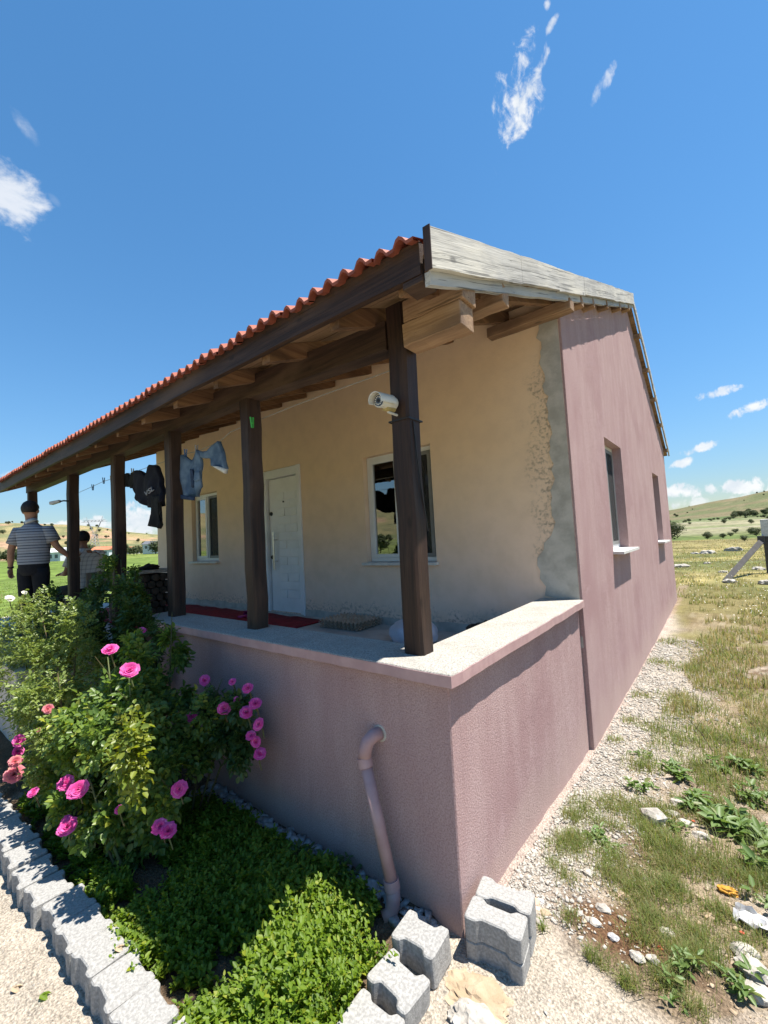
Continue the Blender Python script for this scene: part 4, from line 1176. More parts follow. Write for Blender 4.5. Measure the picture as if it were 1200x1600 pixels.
def hand(V, E, root, wrist, dirv, side, palm, curl):
    """five fingers rooted in the palm"""
    d = Vector(dirv).normalized(); s = Vector(side).normalized(); p = Vector(palm).normalized()
    w_ = Vector(wrist); kn = w_ + d * .085
    V[root + 'palm'] = (w_ + d * .05, .030, .018); E.append((root, root + 'palm'))
    for i, (off, ln) in enumerate(((-.030, .075), (-.010, .086), (.011, .080), (.030, .062))):
        a = kn + s * off; m1 = a + d * ln * .5 + p * curl * .015; tip = a + d * ln * (.92 - curl * .4) + p * curl * .05
        V[f'{root}f{i}a'] = (a, .0095); V[f'{root}f{i}b'] = (m1, .0088); V[f'{root}f{i}c'] = (tip, .0070)
        E += [(root + 'palm', f'{root}f{i}a'), (f'{root}f{i}a', f'{root}f{i}b'), (f'{root}f{i}b', f'{root}f{i}c')]
    t0 = w_ + d * .03 - s * .035; V[root + 'ta'] = (t0, .011); V[root + 'tb'] = (t0 + d * .035 - s * .018 + p * .012, .0095); V[root + 'tc'] = (t0 + d * .065 - s * .018 + p * .026, .008)
    E += [(root + 'palm', root + 'ta'), (root + 'ta', root + 'tb'), (root + 'tb', root + 'tc')]


def person(base, uvec, wvec, J, label, shirt, sitting=False):
    U = Vector(uvec).normalized(); Wv = Vector(wvec).normalized(); B = Vector(base)
    P = lambda t: B + U * t[0] + Wv * t[1] + Vector((0, 0, t[2]))
    e = empty('person', tuple(B)); tag(e, label, 'person')
    Dv = lambda t: (U * t[0] + Wv * t[1] + Vector((0, 0, t[2])))
    V = {}; E = []
    body = dict(pelvis=(J['pelvis'], .095, .085), waist=(J['waist'], .095, .085), chest=(J['chest'], .105, .09), neck0=(J['neck0'], .060, .06), neck=(J['neck'], .056, .058),
                jaw=(J['jaw'], .062, .070), head=(J['head'], .083, .098), crown=(J['crown'], .060, .075))
    for k, v in body.items(): V[k] = (P(v[0]), v[1], v[2])
    E += [('pelvis', 'waist'), ('waist', 'chest'), ('chest', 'neck0'), ('neck0', 'neck'), ('neck', 'jaw'), ('jaw', 'head'), ('head', 'crown')]
    for s in 'LR':
        V['sh' + s] = (P(J['sh' + s]), .062); V['el' + s] = (P(J['el' + s]), .043); V['fa' + s] = (P(tuple((a + b2) / 2 for a, b2 in zip(J['el' + s], J['wr' + s]))), .041); V['wr' + s] = (P(J['wr' + s]), .028, .024)
        E += [('chest', 'sh' + s), ('sh' + s, 'el' + s), ('el' + s, 'fa' + s), ('fa' + s, 'wr' + s)]
        hand(V, E, 'wr' + s, P(J['wr' + s]), Dv(J['hd' + s]), Dv(J['hs' + s]), Dv(J['hp' + s]), .6)
        V['hip' + s] = (P(J['hip' + s]), .070); V['kn' + s] = (P(J['kn' + s]), .060); V['an' + s] = (P(J['an' + s]), .042); V['to' + s] = (P(J['to' + s]), .038, .030)
        E += [('pelvis', 'hip' + s), ('hip' + s, 'kn' + s), ('kn' + s, 'an' + s), ('an' + s, 'to' + s)]
    skin('body', 'skin', V, E, 'pelvis', e)
    f = Dv(J['face']).normalized(); r = f.cross(Vector((0, 0, 1))).normalized(); h = P(J['head'])
    for s in (-1, 1):
        blob('ear', 'skin', h + r * s * .082 - Vector((0, 0, .01)), .014, .022, .034, 3, 2, .05, 2, False, e)
        blob('eye', 'hair', h + r * s * .032 + f * .088 + Vector((0, 0, .0)), .013, .013, .008, 3, 2, .02, 2, False, e)
    MB().tube([h + f * .088 + Vector((0, 0, .012)), h + f * .112 - Vector((0, 0, .03)), h + f * .092 - Vector((0, 0, .038))], [.010, .017, .011], 8).build('nose', 'skin', e, smooth=True)
    blob('mouth', 'slipper', h + f * .083 - Vector((0, 0, .068)), .022, .022, .006, 3, 2, .02, 2, False, e)
    # hair cap: covers crown and nape, leaves the face free
    bm = bmesh.new(); bmesh.ops.create_uvsphere(bm, u_segments=28, v_segments=18, radius=1)
    dl = []
    from mathutils import noise as nz
    for v in bm.verts:
        n_ = v.co.copy(); k = 1 + .04 * nz.noise(n_ * 4)
        w3 = r * n_.x * .094 * k + f * n_.y * .112 * k + Vector((0, 0, 1)) * n_.z * .112 * k
        v.co = h + w3 + Vector((0, 0, .028)) - f * .008
        lim = -.62 + (.75 * max(0, n_.y + .25))
        if n_.z < lim: dl.append(v)
    bmesh.ops.delete(bm, geom=dl, context='VERTS')
    me = bpy.data.meshes.new('hair'); bm.to_mesh(me); bm.free(); me.materials.append(MATS['hair'])
    for p in me.polygons: p.use_smooth = True
    o = link(bpy.data.objects.new('hair', me), e); o.modifiers.new('t', 'SOLIDIFY').thickness = .012
    # shirt and trousers: lofted round the body
    sc = lambda a, b2, t: tuple(x + (y - x) * t for x, y in zip(a, b2))
    def loft(mb, rings, seg=20):
        vs_ = []; m_ = len(rings)
        for c, rx, ry in rings:
            for k in range(seg):
                a = 2 * PI * k / seg; wob = 1 + .02 * math.sin(3 * a + c[2] * 20)
                vs_.append(P((c[0] + math.cos(a) * rx * wob, c[1] + math.sin(a) * ry * wob, c[2])))
        mb.add(vs_, [(i * seg + k, i * seg + (k + 1) % seg, (i + 1) * seg + (k + 1) % seg, (i + 1) * seg + k) for i in range(m_ - 1) for k in range(seg)])
    pe, wa, ce, n0, n1 = J['pelvis'], J['waist'], J['chest'], J['neck0'], J['neck']
    mb = MB(); hem = sc(pe, wa, .15)
    mx = lambda t: tuple((a + b2) / 2 for a, b2 in zip(J['shL'], J['shR']))
    shm = mx(0)
    loft(mb, [(hem, .190, .135), (sc(pe, wa, .45), .194, .138), (wa, .192, .135), (sc(wa, ce, .5), .204, .140), (ce, .214, .140), (sc(ce, n0, .40), .212, .125), (sc(ce, n0, .66), .190, .105), (sc(ce, n0, .86), .135, .09), (sc(n0, n1, .15), .088, .078), (sc(n0, n1, .55), .076, .074), (sc(n0, n1, .9), .074, .074)])
    for s in 'LR':
        a, c = J['sh' + s], J['el' + s]; inn = sc(a, shm, .35)
        mb.tube([P(inn), P(a), P(sc(a, c, .35)), P(sc(a, c, .70))], [.058, .074, .076, .080], 14)
    mb.build('shirt', shirt, e, smooth=True)
    mb = MB()
    if not sitting:
        loft(mb, [(sc(pe, wa, .35), .176, .125), (pe, .182, .135), ((pe[0], pe[1], pe[2] - .07), .180, .135), ((pe[0], pe[1], pe[2] - .12), .150, .11)])
    else:
        loft(mb, [(sc(pe, wa, .3), .176, .13), (pe, .185, .15), ((pe[0], pe[1], pe[2] - .08), .17, .14)])
    for s in 'LR':
        h0 = J['hip' + s]; k0 = J['kn' + s]; a0 = sc(J['kn' + s], J['an' + s], .95)
        mb.tube([P((h0[0], h0[1], h0[2] + .03)), P(sc(h0, k0, .15)), P(sc(h0, k0, .5)), P(k0), P(sc(k0, a0, .5)), P(a0)], [.098, .102, .092, .080, .074, .072], 14)
    mb.build('trousers', 'trousers', e, smooth=True)
    for s in 'LR':
        a = P(J['an' + s]); t = P(J['to' + s]); d = (t - a); d.z = 0; d.normalize()
        blob('shoe', 'black_plastic', (a + d * .06 - Vector((0, 0, .035))), .06 + abs(d.x) * .08, .06 + abs(d.y) * .08, .055, 3, 2, .05, 1.5, True, e)
    return e, P


mb_ = Vector(at(50, 893, 5.66)); base = (mb_.x, mb_.y, .70)
Uc = (ROW[0][0], ROW[0][1], 0); Wc = (ROW[2][0], ROW[2][1], 0)
JM = dict(pelvis=(0.02, 0, .95), waist=(.03, 0, 1.13), chest=(.03, 0, 1.36), neck0=(.0, 0, 1.50), neck=(-.03, .01, 1.555), jaw=(-.035, .03, 1.62), head=(-.035, .02, 1.70), crown=(-.035, .01, 1.765),
          shL=(-.185, 0, 1.425), elL=(-.265, -.02, 1.18), wrL=(-.305, .02, .94), shR=(.225, 0, 1.425), elR=(.305, .03, 1.20), wrR=(.375, .16, 1.055),
          hdL=(-.04, .05, -1), hsL=(0, 1, 0), hpL=(1, 0, 0), hdR=(.6, .5, -.35), hsR=(0, .5, 1), hpR=(-.3, .6, -.3),
          hipL=(-.075, 0, .90), hipR=(.115, 0, .90), knL=(-.085, .01, .50), knR=(.125, .01, .50), anL=(-.085, -.02, .085), anR=(.125, -.02, .085), toL=(-.11, .14, .045), toR=(.15, .14, .045), face=(-.15, 1, 0))
man, PM = person(base, Uc, Wc, JM, 'standing man seen from behind in striped polo shirt and dark trousers', 'polo')
a_ = PM(JM['elL']); b_ = PM(JM['wrL']); q1 = a_.lerp(b_, .93); q2 = a_.lerp(b_, 1.0)
MB().tube([q1, q2], .036, 14).build('wrist_watch', 'black_plastic', man)
MB().tube([PM((.0, 0, 1.525)), PM((-.02, .0, 1.565))], [.078, .070], 16).build('collar', 'lamp_grey', man, smooth=True)

sb_ = Vector(at(143, 905, 6.25)); base2 = (sb_.x, sb_.y, ZF)
# faces towards the left of the picture and a little away
U2 = Vector((ROW[0][0], ROW[0][1], 0)).normalized(); W2v = Vector((ROW[2][0], ROW[2][1], 0)).normalized()
fw = (-U2 * .92 + W2v * .35).normalized(); rt = fw.cross(Vector((0, 0, 1))).normalized()
JS = dict(pelvis=(0, 0, .50), waist=(0, .03, .70), chest=(0, .09, .93), neck0=(0, .13, 1.06), neck=(0, .16, 1.11), jaw=(0, .20, 1.16), head=(0, .20, 1.235), crown=(0, .185, 1.30),
          shL=(-.19, .10, 1.02), elL=(-.25, .16, .76), wrL=(-.17, .38, .74), shR=(.19, .10, 1.02), elR=(.25, .12, .75), wrR=(.19, .34, .72),
          hdL=(.3, 1, 0), hsL=(1, -.2, 0), hpL=(0, 0, -1), hdR=(-.3, 1, 0), hsR=(1, .2, 0), hpR=(0, 0, -1),
          hipL=(-.10, .02, .50), hipR=(.10, .02, .50), knL=(-.13, .45, .50), knR=(.13, .45, .50), anL=(-.13, .46, .09), anR=(.13, .46, .09), toL=(-.14, .60, .045), toR=(.14, .60, .045), face=(0, 1, -.1))
sit, PS = person(base2, rt, fw, JS, 'man in a pale checked shirt sitting partly behind a porch post', 'checked_shirt', True)
blob('beard', 'hair', PS((0, .245, 1.165)), .055, .055, .045, 5, 3, .1, 2, False, sit)
ch = empty('chair', tuple(base2)); tag(ch, 'low brown chair under the seated man', 'chair')
def chbox(n, a0, a1, b0, b1, c0, c1):
    MB().hexa([PS((a0, b0, c0)), PS((a1, b0, c0)), PS((a1, b1, c0)), PS((a0, b1, c0)), PS((a0, b0, c1)), PS((a1, b0, c1)), PS((a1, b1, c1)), PS((a0, b1, c1))]).build(n, 'chair_plastic', ch, .004)
chbox('seat', -.22, .22, -.16, .30, .36, .40)
for a in (-.2, .17):
    for b2 in (-.15, .26): chbox('leg', a, a + .03, b2, b2 + .03, 0, .358)
chbox('backrest', -.2, .2, -.20, -.17, .45, .75)

# ------------------------------------------------------------------ concrete pavers edging the bed
def paver_outline(w_, d, notch=.02):
    h = w_ / 2; g = d / 2; c = .012
    side = [(-h + c * .6, -g), (-h * .60, -g), (-h * .42, -g + notch), (h * .42, -g + notch), (h * .60, -g), (h - c * .6, -g)]
    right = [(h, -g + c), (h, g - c)]
    top = [(-x, -y) for x, y in side]
    return side + right + top + [(-h, g - c), (-h, -g + c)]


def paver(w_, d, h, x, y, z, rot, label, tilt=(0, 0), notch=.016, mat='paver'):
    mb = MB(); mb.prism(paver_outline(w_, d, notch), 0, h); o = mb.build('paver', mat, None, .005)
    o.location = (x, y, z); o.rotation_euler = (tilt[0], tilt[1], rot)
    tag(o, label, 'paver', 'concrete pavers edging the flower bed'); return o


NL = ['{} paver from the picture bottom in the border left of the bed'.format(t) for t in ('first', 'second', 'third', 'fourth', 'fifth', 'sixth', 'seventh', 'eighth', 'ninth', 'tenth', 'eleventh', 'twelfth', 'thirteenth', 'fourteenth')]
for i in range(14):
    x = -.53 - .209 * i
    paver(.2, .172 + rg.uniform(-.004, .004), .13, x, -1.025 - .006 * i * (i > 5) + rg.uniform(-.008, .008), -.03 + rg.uniform(-.006, .008), rg.uniform(-.05, .05), NL[i], (rg.uniform(-.03, .03), rg.uniform(-.03, .03)))
paver(.205, .15, .12, -.085, -.195, .0, math.radians(2), 'notched grey paver lying beside the foot of the drain pipe', (.03, -.04), .022)
paver(.2, .16, .12, -.082, -.375, -.035, math.radians(-4), 'chipped grey paver in front of the one by the drain pipe', (-.03, .05), .026)
paver(.2, .16, .12, -.075, -.545, -.045, math.radians(3), 'grey paver at the bottom edge right of the leafy ground cover', (-.02, .03), .02)
paver(.2, .16, .12, -.06, -.715, -.05, math.radians(-3), 'last grey paver of the short border, nearest the camera', (-.02, .02), .02)
ang = math.radians(8)
for lv, z in enumerate((-.02, .077)):
    for k, dy in enumerate((-.064, .064)):
        x = .158 - math.sin(ang) * dy; y = .062 + math.cos(ang) * dy
        paver(.24, .124, .094, x + rg.uniform(-.004, .004), y + rg.uniform(-.003, .003), z, ang + rg.uniform(-.03, .03),
              ['lower front paver of the small stack at the wall corner', 'lower rear paver of the small stack at the wall corner', 'upper front paver of the small stack at the wall corner', 'upper rear paver of the small stack at the wall corner'][lv * 2 + k], (0, 0), .018)

# ------------------------------------------------------------------ flower bed
def rose_mesh(name, mat, seed, petals=(5, 7, 9, 11, 12)):
    r_ = random.Random(seed); V = []; F = []
    for ring, n_ in enumerate(petals):
        t = ring / (len(petals) - 1); tilt = math.radians(12 + 66 * t); ln = .55 + .45 * t; wd = .34 + .34 * t; base_r = .06 + .10 * t
        for k in range(n_):
            an = 2 * PI * (k + .5 * (ring % 2)) / n_ + r_.uniform(-.2, .2); ti = tilt + r_.uniform(-.16, .16); l2 = ln * r_.uniform(.85, 1.1)
            ca, sa = math.cos(an), math.sin(an); b0 = len(V)
            for j in range(4):
                v = j / 3
                for i in range(4):
                    u = (i / 3 - .5) * 2; wj = wd * (.35 + .65 * math.sin(PI * min(1, v * .62 + .12)))
                    cup = .22 * u * u * wd; out = base_r + l2 * v * math.sin(ti) - cup * math.cos(ti) + .10 * max(0, v - .7) * 3 * t
                    up = l2 * v * math.cos(ti) - .10 * t + .05 * math.sin(u * 4 + ring) * v - .12 * max(0, v - .8) * t
                    lx = u * wj
                    V.append((ca * out - sa * lx, sa * out + ca * lx, up))
            F += [(b0 + j * 4 + i, b0 + j * 4 + i + 1, b0 + (j + 1) * 4 + i + 1, b0 + (j + 1) * 4 + i) for j in range(3) for i in range(3)]
    me = bpy.data.meshes.new(name); me.from_pydata(V, [], F); me.update(); me.materials.append(MATS[mat])
    for p in me.polygons: p.use_smooth = True
    return me


ROSES = [rose_mesh('rose', 'petal', i) for i in range(3)]; ROSE_PALE = rose_mesh('rose', 'petal_pale', 8); ROSE_WHITE = rose_mesh('rose', 'petal_white', 9, (3, 5, 6, 7))


def ell_points(c, r, n, shell=.45):
    d = rand_unit(n); rad = RNG.random(n) ** shell; return np.array(c) + d * np.array(r) * rad[:, None], d


def compound(pos, out, size, jitter=.55):
    """five leaflets on a stalk for each position"""
    n = len(pos); ax = unit(out * .8 + rand_unit(n) * .8 + np.array([0, 0, -.15])); up = unit(np.array([0, 0, 1.0]) + out * .45 + rand_unit(n) * jitter)
    up = unit(up - ax * (up * ax).sum(1, keepdims=True)); sd_ = np.cross(up, ax); L = size * (.7 + .6 * RNG.random(n))[:, None]
    P = []; N = []; T_ = []; S = []
    for a, s in ((.0, 1), (.0, -1), (.55, 1), (.55, -1), (1.0, 0)):
        P.append(pos + ax * L * a * 1.25 + sd_ * L * .08 * s); N.append(unit(up + rand_unit(n) * .25)); T_.append(ax * (.55 if s else 1) + sd_ * s * .85 + rand_unit(n) * .12)
        S.append(L[:, 0] * (.82 if s else 1.05))
    return np.concatenate(P), np.concatenate(N), np.concatenate(T_), np.concatenate(S)


def bush(name, label, cat, blobs, size, mat, stems, roses=(), young=None, group=None):
    e = empty(name, (stems[0][0], stems[0][1], gz(stems[0][0], stems[0][1]))); tag(e, label, cat, group)
    PP = []; OO = []
    for c, r, n in blobs:
        # a loose cloud of twiggy lumps so that the outline stays uneven
        n = int(n * 1.4); k = max(3, n // 60); cc, dd = ell_points(c, r, k, .40); per = n // k
        for q, dq in zip(cc, dd):
            p, d = ell_points(q, np.array(r) * RNG.uniform(.20, .40), per, .5); PP.append(p); OO.append(unit(d * .6 + dq * .7))
    p = np.concatenate(PP); d = np.concatenate(OO)
    keep = (p[:, 2] > .06) & ((p[:, 1] < -.02) | (p[:, 0] < PXL - .1)); p = p[keep]; d = d[keep]
    P, N, T_, S = compound(p, d, size)
    ok = (P[:, 1] < -.015) | (P[:, 0] < PXL - .1)
    leaf_mesh('foliage', P[ok], N[ok], T_[ok], S[ok], S[ok] * .72, mat, e)['kind'] = 'stuff'
    if young:
        (c, r, n) = young; p, d = ell_points(c, r, n, .6); P, N, T_, S = compound(p, d, size * .9)
        leaf_mesh('young_foliage', P, N, T_, S, S * .7, 'leaf_young', e)['kind'] = 'stuff'
    for (x, y, tx, ty, tz, r) in stems:
        b0 = Vector((x, y, gz(x, y) - .02)); t = Vector((tx, ty, tz)); mid = b0.lerp(t, .5) + Vector((rg.uniform(-.06, .06), rg.uniform(-.05, .05), .08))
        MB().tube([b0, b0.lerp(mid, .5), mid, mid.lerp(t, .55) + Vector((0, 0, .02)), t], [r, r * .9, r * .8, r * .6, r * .3], 6).build('stem', 'stem', e, smooth=True)
        # twigs
        for _ in range(3):
            s0 = mid.lerp(t, rg.uniform(0, .8)); MB().tube([s0, s0 + Vector((rg.uniform(-.12, .12), rg.uniform(-.10, .06), rg.uniform(.04, .16)))], [r * .4, r * .2], 5).build('twig', 'stem', e)
    for (px, py, y, rad, kind) in roses:
        rad *= .70; y -= .05; c = Vector(ony(px, py, y)); me = ROSE_PALE if kind == 'p' else ROSE_WHITE if kind == 'w' else rg.choice(ROSES)
        o = bpy.data.objects.new('rose', me); link(o, e)
        f = (Vector(CAM) - c).normalized() * .75 + Vector((rg.uniform(-.4, .4), rg.uniform(-.3, .2), rg.uniform(.1, .7))); f.normalize()
        o.matrix_world = Matrix.Translation(c) @ (f.to_track_quat('Z', 'Y').to_matrix() @ Matrix.Rotation(rg.uniform(0, 6), 3, 'Z')).to_4x4() @ Matrix.Diagonal((rad * rg.uniform(.88, 1.1), rad * rg.uniform(.88, 1.1), rad * rg.uniform(.8, 1.1), 1))
        st = c - f * rad * .2; dn = st - f * .03 + Vector((rg.uniform(-.01, .01), .02, -.08))
        MB().tube([st, st.lerp(dn, .4) - f * .02, dn], [.0045, .004, .0035], 5).build('flower_stalk', 'stem', e)
        MB().tube([c - f * rad * .26, c - f * rad * .02], [rad * .08, rad * .22], 7).build('sepal', 'stem', e)
    return e


bush('rose_bush', 'big pink flowering rose bush spilling over the paver border', 'rose bush',
     [((-2.02, -.68, .62), (.42, .26, .44), 950), ((-1.72, -.52, .62), (.26, .26, .46), 560), ((-2.02, -.55, .98), (.24, .20, .22), 300), ((-1.55, -.48, .42), (.22, .20, .28), 330), ((-2.35, -.74, .42), (.30, .20, .34), 420), ((-1.72, -.70, .30), (.22, .14, .22), 260), ((-2.2, -.84, .26), (.40, .10, .20), 330), ((-2.7, -.84, .28), (.32, .10, .22), 260)],
     .036, 'leaf_rose',
     [(-1.62, -.78, -2.10, -.88, .20, .009), (-1.60, -.76, -1.95, -.85, .52, .009), (-1.8, -.6, -1.72, -.7, 1.05, .010), (-1.9, -.62, -2.05, -.7, 1.12, .010), (-2.1, -.65, -2.4, -.8, .6, .009), (-1.7, -.5, -1.36, -.58, .48, .009), (-1.75, -.55, -1.45, -.62, .26, .008)],
     [(172, 1015, -.72, .048, ''), (203, 1047, -.72, .050, ''), (75, 1108, -.85, .036, 'p'), (30, 1157, -.95, .048, ''), (28, 1174, -.95, .040, ''), (24, 1190, -.98, .045, 'p'), (22, 1210, -.98, .060, 'p'), (52, 1238, -.98, .030, ''),
      (103, 1223, -.90, .046, ''), (122, 1234, -.90, .052, ''), (105, 1292, -.92, .052, ''), (104, 1283, -.89, .034, ''), (280, 1233, -.62, .048, ''), (250, 1291, -.72, .040, ''), (263, 1298, -.70, .042, ''), (186, 1265, -.80, .024, ''), (60, 1140, -.9, .015, 'p')],
     young=(tuple(ony(205, 1175, -.84)), (.10, .05, .24), 150))
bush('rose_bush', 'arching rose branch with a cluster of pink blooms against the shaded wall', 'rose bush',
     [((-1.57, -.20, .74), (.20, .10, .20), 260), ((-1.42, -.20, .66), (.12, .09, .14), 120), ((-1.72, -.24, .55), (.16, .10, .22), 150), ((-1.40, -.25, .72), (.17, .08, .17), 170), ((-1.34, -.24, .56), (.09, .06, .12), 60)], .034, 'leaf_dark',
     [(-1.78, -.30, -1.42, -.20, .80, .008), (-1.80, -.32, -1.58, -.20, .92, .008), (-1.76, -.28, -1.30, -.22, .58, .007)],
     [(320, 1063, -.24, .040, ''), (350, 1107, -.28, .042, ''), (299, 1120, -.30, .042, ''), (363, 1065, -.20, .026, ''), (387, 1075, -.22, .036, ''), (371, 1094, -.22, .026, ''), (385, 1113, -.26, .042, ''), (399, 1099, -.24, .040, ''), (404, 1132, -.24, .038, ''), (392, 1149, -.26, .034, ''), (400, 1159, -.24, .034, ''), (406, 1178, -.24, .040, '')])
bush('rose_bush', 'tall leafy rose shoot rising to the coping beside the third post', 'rose bush',
     [((-2.16, -.26, 1.12), (.09, .07, .24), 110), ((-2.10, -.24, .80), (.14, .09, .26), 150), ((-2.28, -.3, .66), (.18, .12, .3), 150)], .036, 'leaf_rose',
     [(-2.2, -.32, -2.13, -.26, 1.32, .008), (-2.24, -.34, -2.25, -.3, 1.05, .007)], [(222, 985, -.36, .030, '')])
bush('shrub', 'dense light green white-flowering rose hedge at the left edge', 'rose bush',
     [((-3.15, -.62, .76), (.60, .34, .62), 1250), ((-4.0, -.62, .85), (.75, .40, .62), 1200), ((-5.1, -.7, .86), (.85, .45, .58), 1100), ((-2.72, -.80, .60), (.34, .24, .42), 600), ((-6.3, -.9, .8), (.8, .5, .6), 700)], .026, 'leaf_light',
     [(-3.1, -.6, -3.0, -.6, 1.2, .01), (-3.4, -.6, -3.6, -.7, 1.3, .01), (-4.2, -.6, -4.3, -.7, 1.35, .01), (-2.8, -.7, -2.7, -.8, .95, .009), (-5, -.7, -5.1, -.8, 1.3, .01)],
     [(15, 935, -.78, .044, 'w'), (38, 926, -.70, .024, 'w')])
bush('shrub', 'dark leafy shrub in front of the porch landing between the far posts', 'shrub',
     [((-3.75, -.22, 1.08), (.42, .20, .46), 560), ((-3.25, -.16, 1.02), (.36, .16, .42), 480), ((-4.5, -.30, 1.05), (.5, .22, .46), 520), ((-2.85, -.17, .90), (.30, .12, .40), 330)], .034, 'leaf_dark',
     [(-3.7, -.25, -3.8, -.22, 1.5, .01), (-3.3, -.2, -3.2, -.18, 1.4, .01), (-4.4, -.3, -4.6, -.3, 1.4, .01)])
bush('shrub', 'upright green shrub growing between the third and fourth posts', 'shrub',
     [((-3.95, .05, 1.42), (.30, .14, .36), 230), ((-3.55, .02, 1.30), (.26, .12, .34), 230)], .036, 'leaf_rose',
     [(-3.7, -.05, -3.95, .05, 1.7, .01), (-3.7, -.05, -3.5, .02, 1.6, .01)])

# leafy ground cover: nobody could count the stems
def cover(name, label, regions, mat, leaf, seed):
    P = []; N = []; T_ = []; S = []
    for (cx, cy, rx, ry, n, h) in regions:
        a = RNG.random(n) * 2 * PI; r = np.sqrt(RNG.random(n)); x = cx + np.cos(a) * r * rx; y = cy + np.sin(a) * r * ry
        lump = fbm(x * 7 + seed, y * 7, 3); hh = h * (.15 + 1.5 * lump ** 1.4) * (1 - .55 * r ** 3) * RNG.uniform(.75, 1.15, n)
        ok = (lump > .37) & (y < -.03) & (y > -.96) & (x < -.2) & ((x < -.36) | (y < -.30)); x, y, hh = x[ok], y[ok], hh[ok]; n2_ = len(x)
        g = yard_z(x, y); lean = RNG.normal(size=(n2_, 2)) * .35
        for k in range(7):
            t = .25 + .75 * k / 6; z = g + hh * t; an = RNG.random() * 6 + k * 2.4 + RNG.random(n2_) * .8
            pos = np.stack([x + lean[:, 0] * hh * t, y + lean[:, 1] * hh * t, z], 1)
            out = np.stack([np.cos(an), np.sin(an), np.full(n2_, .10 + .75 * t ** 3)], 1)
            for s in (1, -1):
                o2 = out * np.array([s, s, 1]); P.append(pos); N.append(np.stack([-o2[:, 0] * .6, -o2[:, 1] * .6, np.full(n2_, 1.0)], 1) + RNG.normal(size=(n2_, 3)) * .32); T_.append(o2 + RNG.normal(size=(n2_, 3)) * .22); S.append(leaf * (.5 + .7 * RNG.random(n2_)) * (1.1 - .35 * t) * (.7 + .75 * fbm(x * 4 + 31, y * 4, 2)))
    P = np.concatenate(P); N = np.concatenate(N); T_ = np.concatenate(T_); S = np.concatenate(S)
    o = leaf_mesh(name, P, N, T_, S, S * .55, mat, None, .16, .2); tag(o, label, 'ground cover', kind='stuff'); return o


cover('ground_cover', 'bright green mint-like ground cover filling the front of the bed', [(-.52, -.52, .42, .42, 1500, .17), (-.42, -.78, .30, .24, 700, .16), (-.75, -.35, .38, .26, 600, .15)], 'leaf_mint', .030, 3)
cover('ground_cover', 'low green herb cover between the rose bush and the pavers', [(-1.12, -.80, .34, .17, 620, .15), (-1.15, -.42, .50, .32, 1100, .13), (-1.6, -.35, .35, .25, 500, .14), (-1.45, -.82, .2, .13, 180, .12), (-2.0, -.88, .5, .09, 260, .10), (-2.7, -.88, .5, .09, 240, .10)], 'leaf_mint', .028, 8)


def broad_weed(label, x, y, size, n, mat='leaf_weed', z=None, rise=.5, group='weeds'):
    """several rosettes of pointed leaves on short stalks"""
    e = empty('weed', (x, y, gz(x, y) if z is None else z)); tag(e, label, 'weed', group)
    P = []; O = []; Ls = []; V = MB(); k = 6
    for i in range(k):
        c = np.array([x, y, 0.0]) + np.append(RNG.normal(size=2) * size * .42, 0); c[2] = gz(c[0], c[1]) + size * rise * RNG.uniform(.05, .75)
        V.tube([(c[0] * .6 + x * .4, c[1] * .6 + y * .4, gz(c[0], c[1]) - .01), tuple(c)], [size * .022, size * .014], 4)
        m_ = max(6, int(n * .42)); a = RNG.random(m_) * 2 * PI; el = RNG.uniform(-.1, 1.2, m_); ln = size * .52 * RNG.uniform(.45, 1.15, m_)
        out = np.stack([np.cos(a) * np.cos(el), np.sin(a) * np.cos(el), np.sin(el)], 1); P.append(c + out * (ln * .25)[:, None] + RNG.normal(size=(m_, 3)) * size * .06); O.append(out); Ls.append(ln)
    P = np.concatenate(P); O = np.concatenate(O); Ls = np.concatenate(Ls); m_ = len(P); P[:, 2] = np.maximum(P[:, 2], yard_z(P[:, 0], P[:, 1]) + .004)
    nr_ = np.stack([-O[:, 0] * .5, -O[:, 1] * .5, np.full(m_, 1.0)], 1) + RNG.normal(size=(m_, 3)) * .3
    leaf_mesh('leaves', P, nr_, O, Ls, Ls * RNG.uniform(.32, .55, m_), mat, e, .16, .3)['kind'] = 'stuff'
    V.build('stalks', 'stem', e); return e


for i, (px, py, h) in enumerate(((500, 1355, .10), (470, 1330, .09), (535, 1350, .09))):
    p = onz(px, py, .08); broad_weed(['dark leafy weed at the wall foot, middle of three', 'dark leafy weed at the wall foot, left of three', 'dark leafy weed at the wall foot, nearest the drain pipe'][i], p[0], min(p[1], -.06), h, 34, 'leaf_dark', rise=1.1)

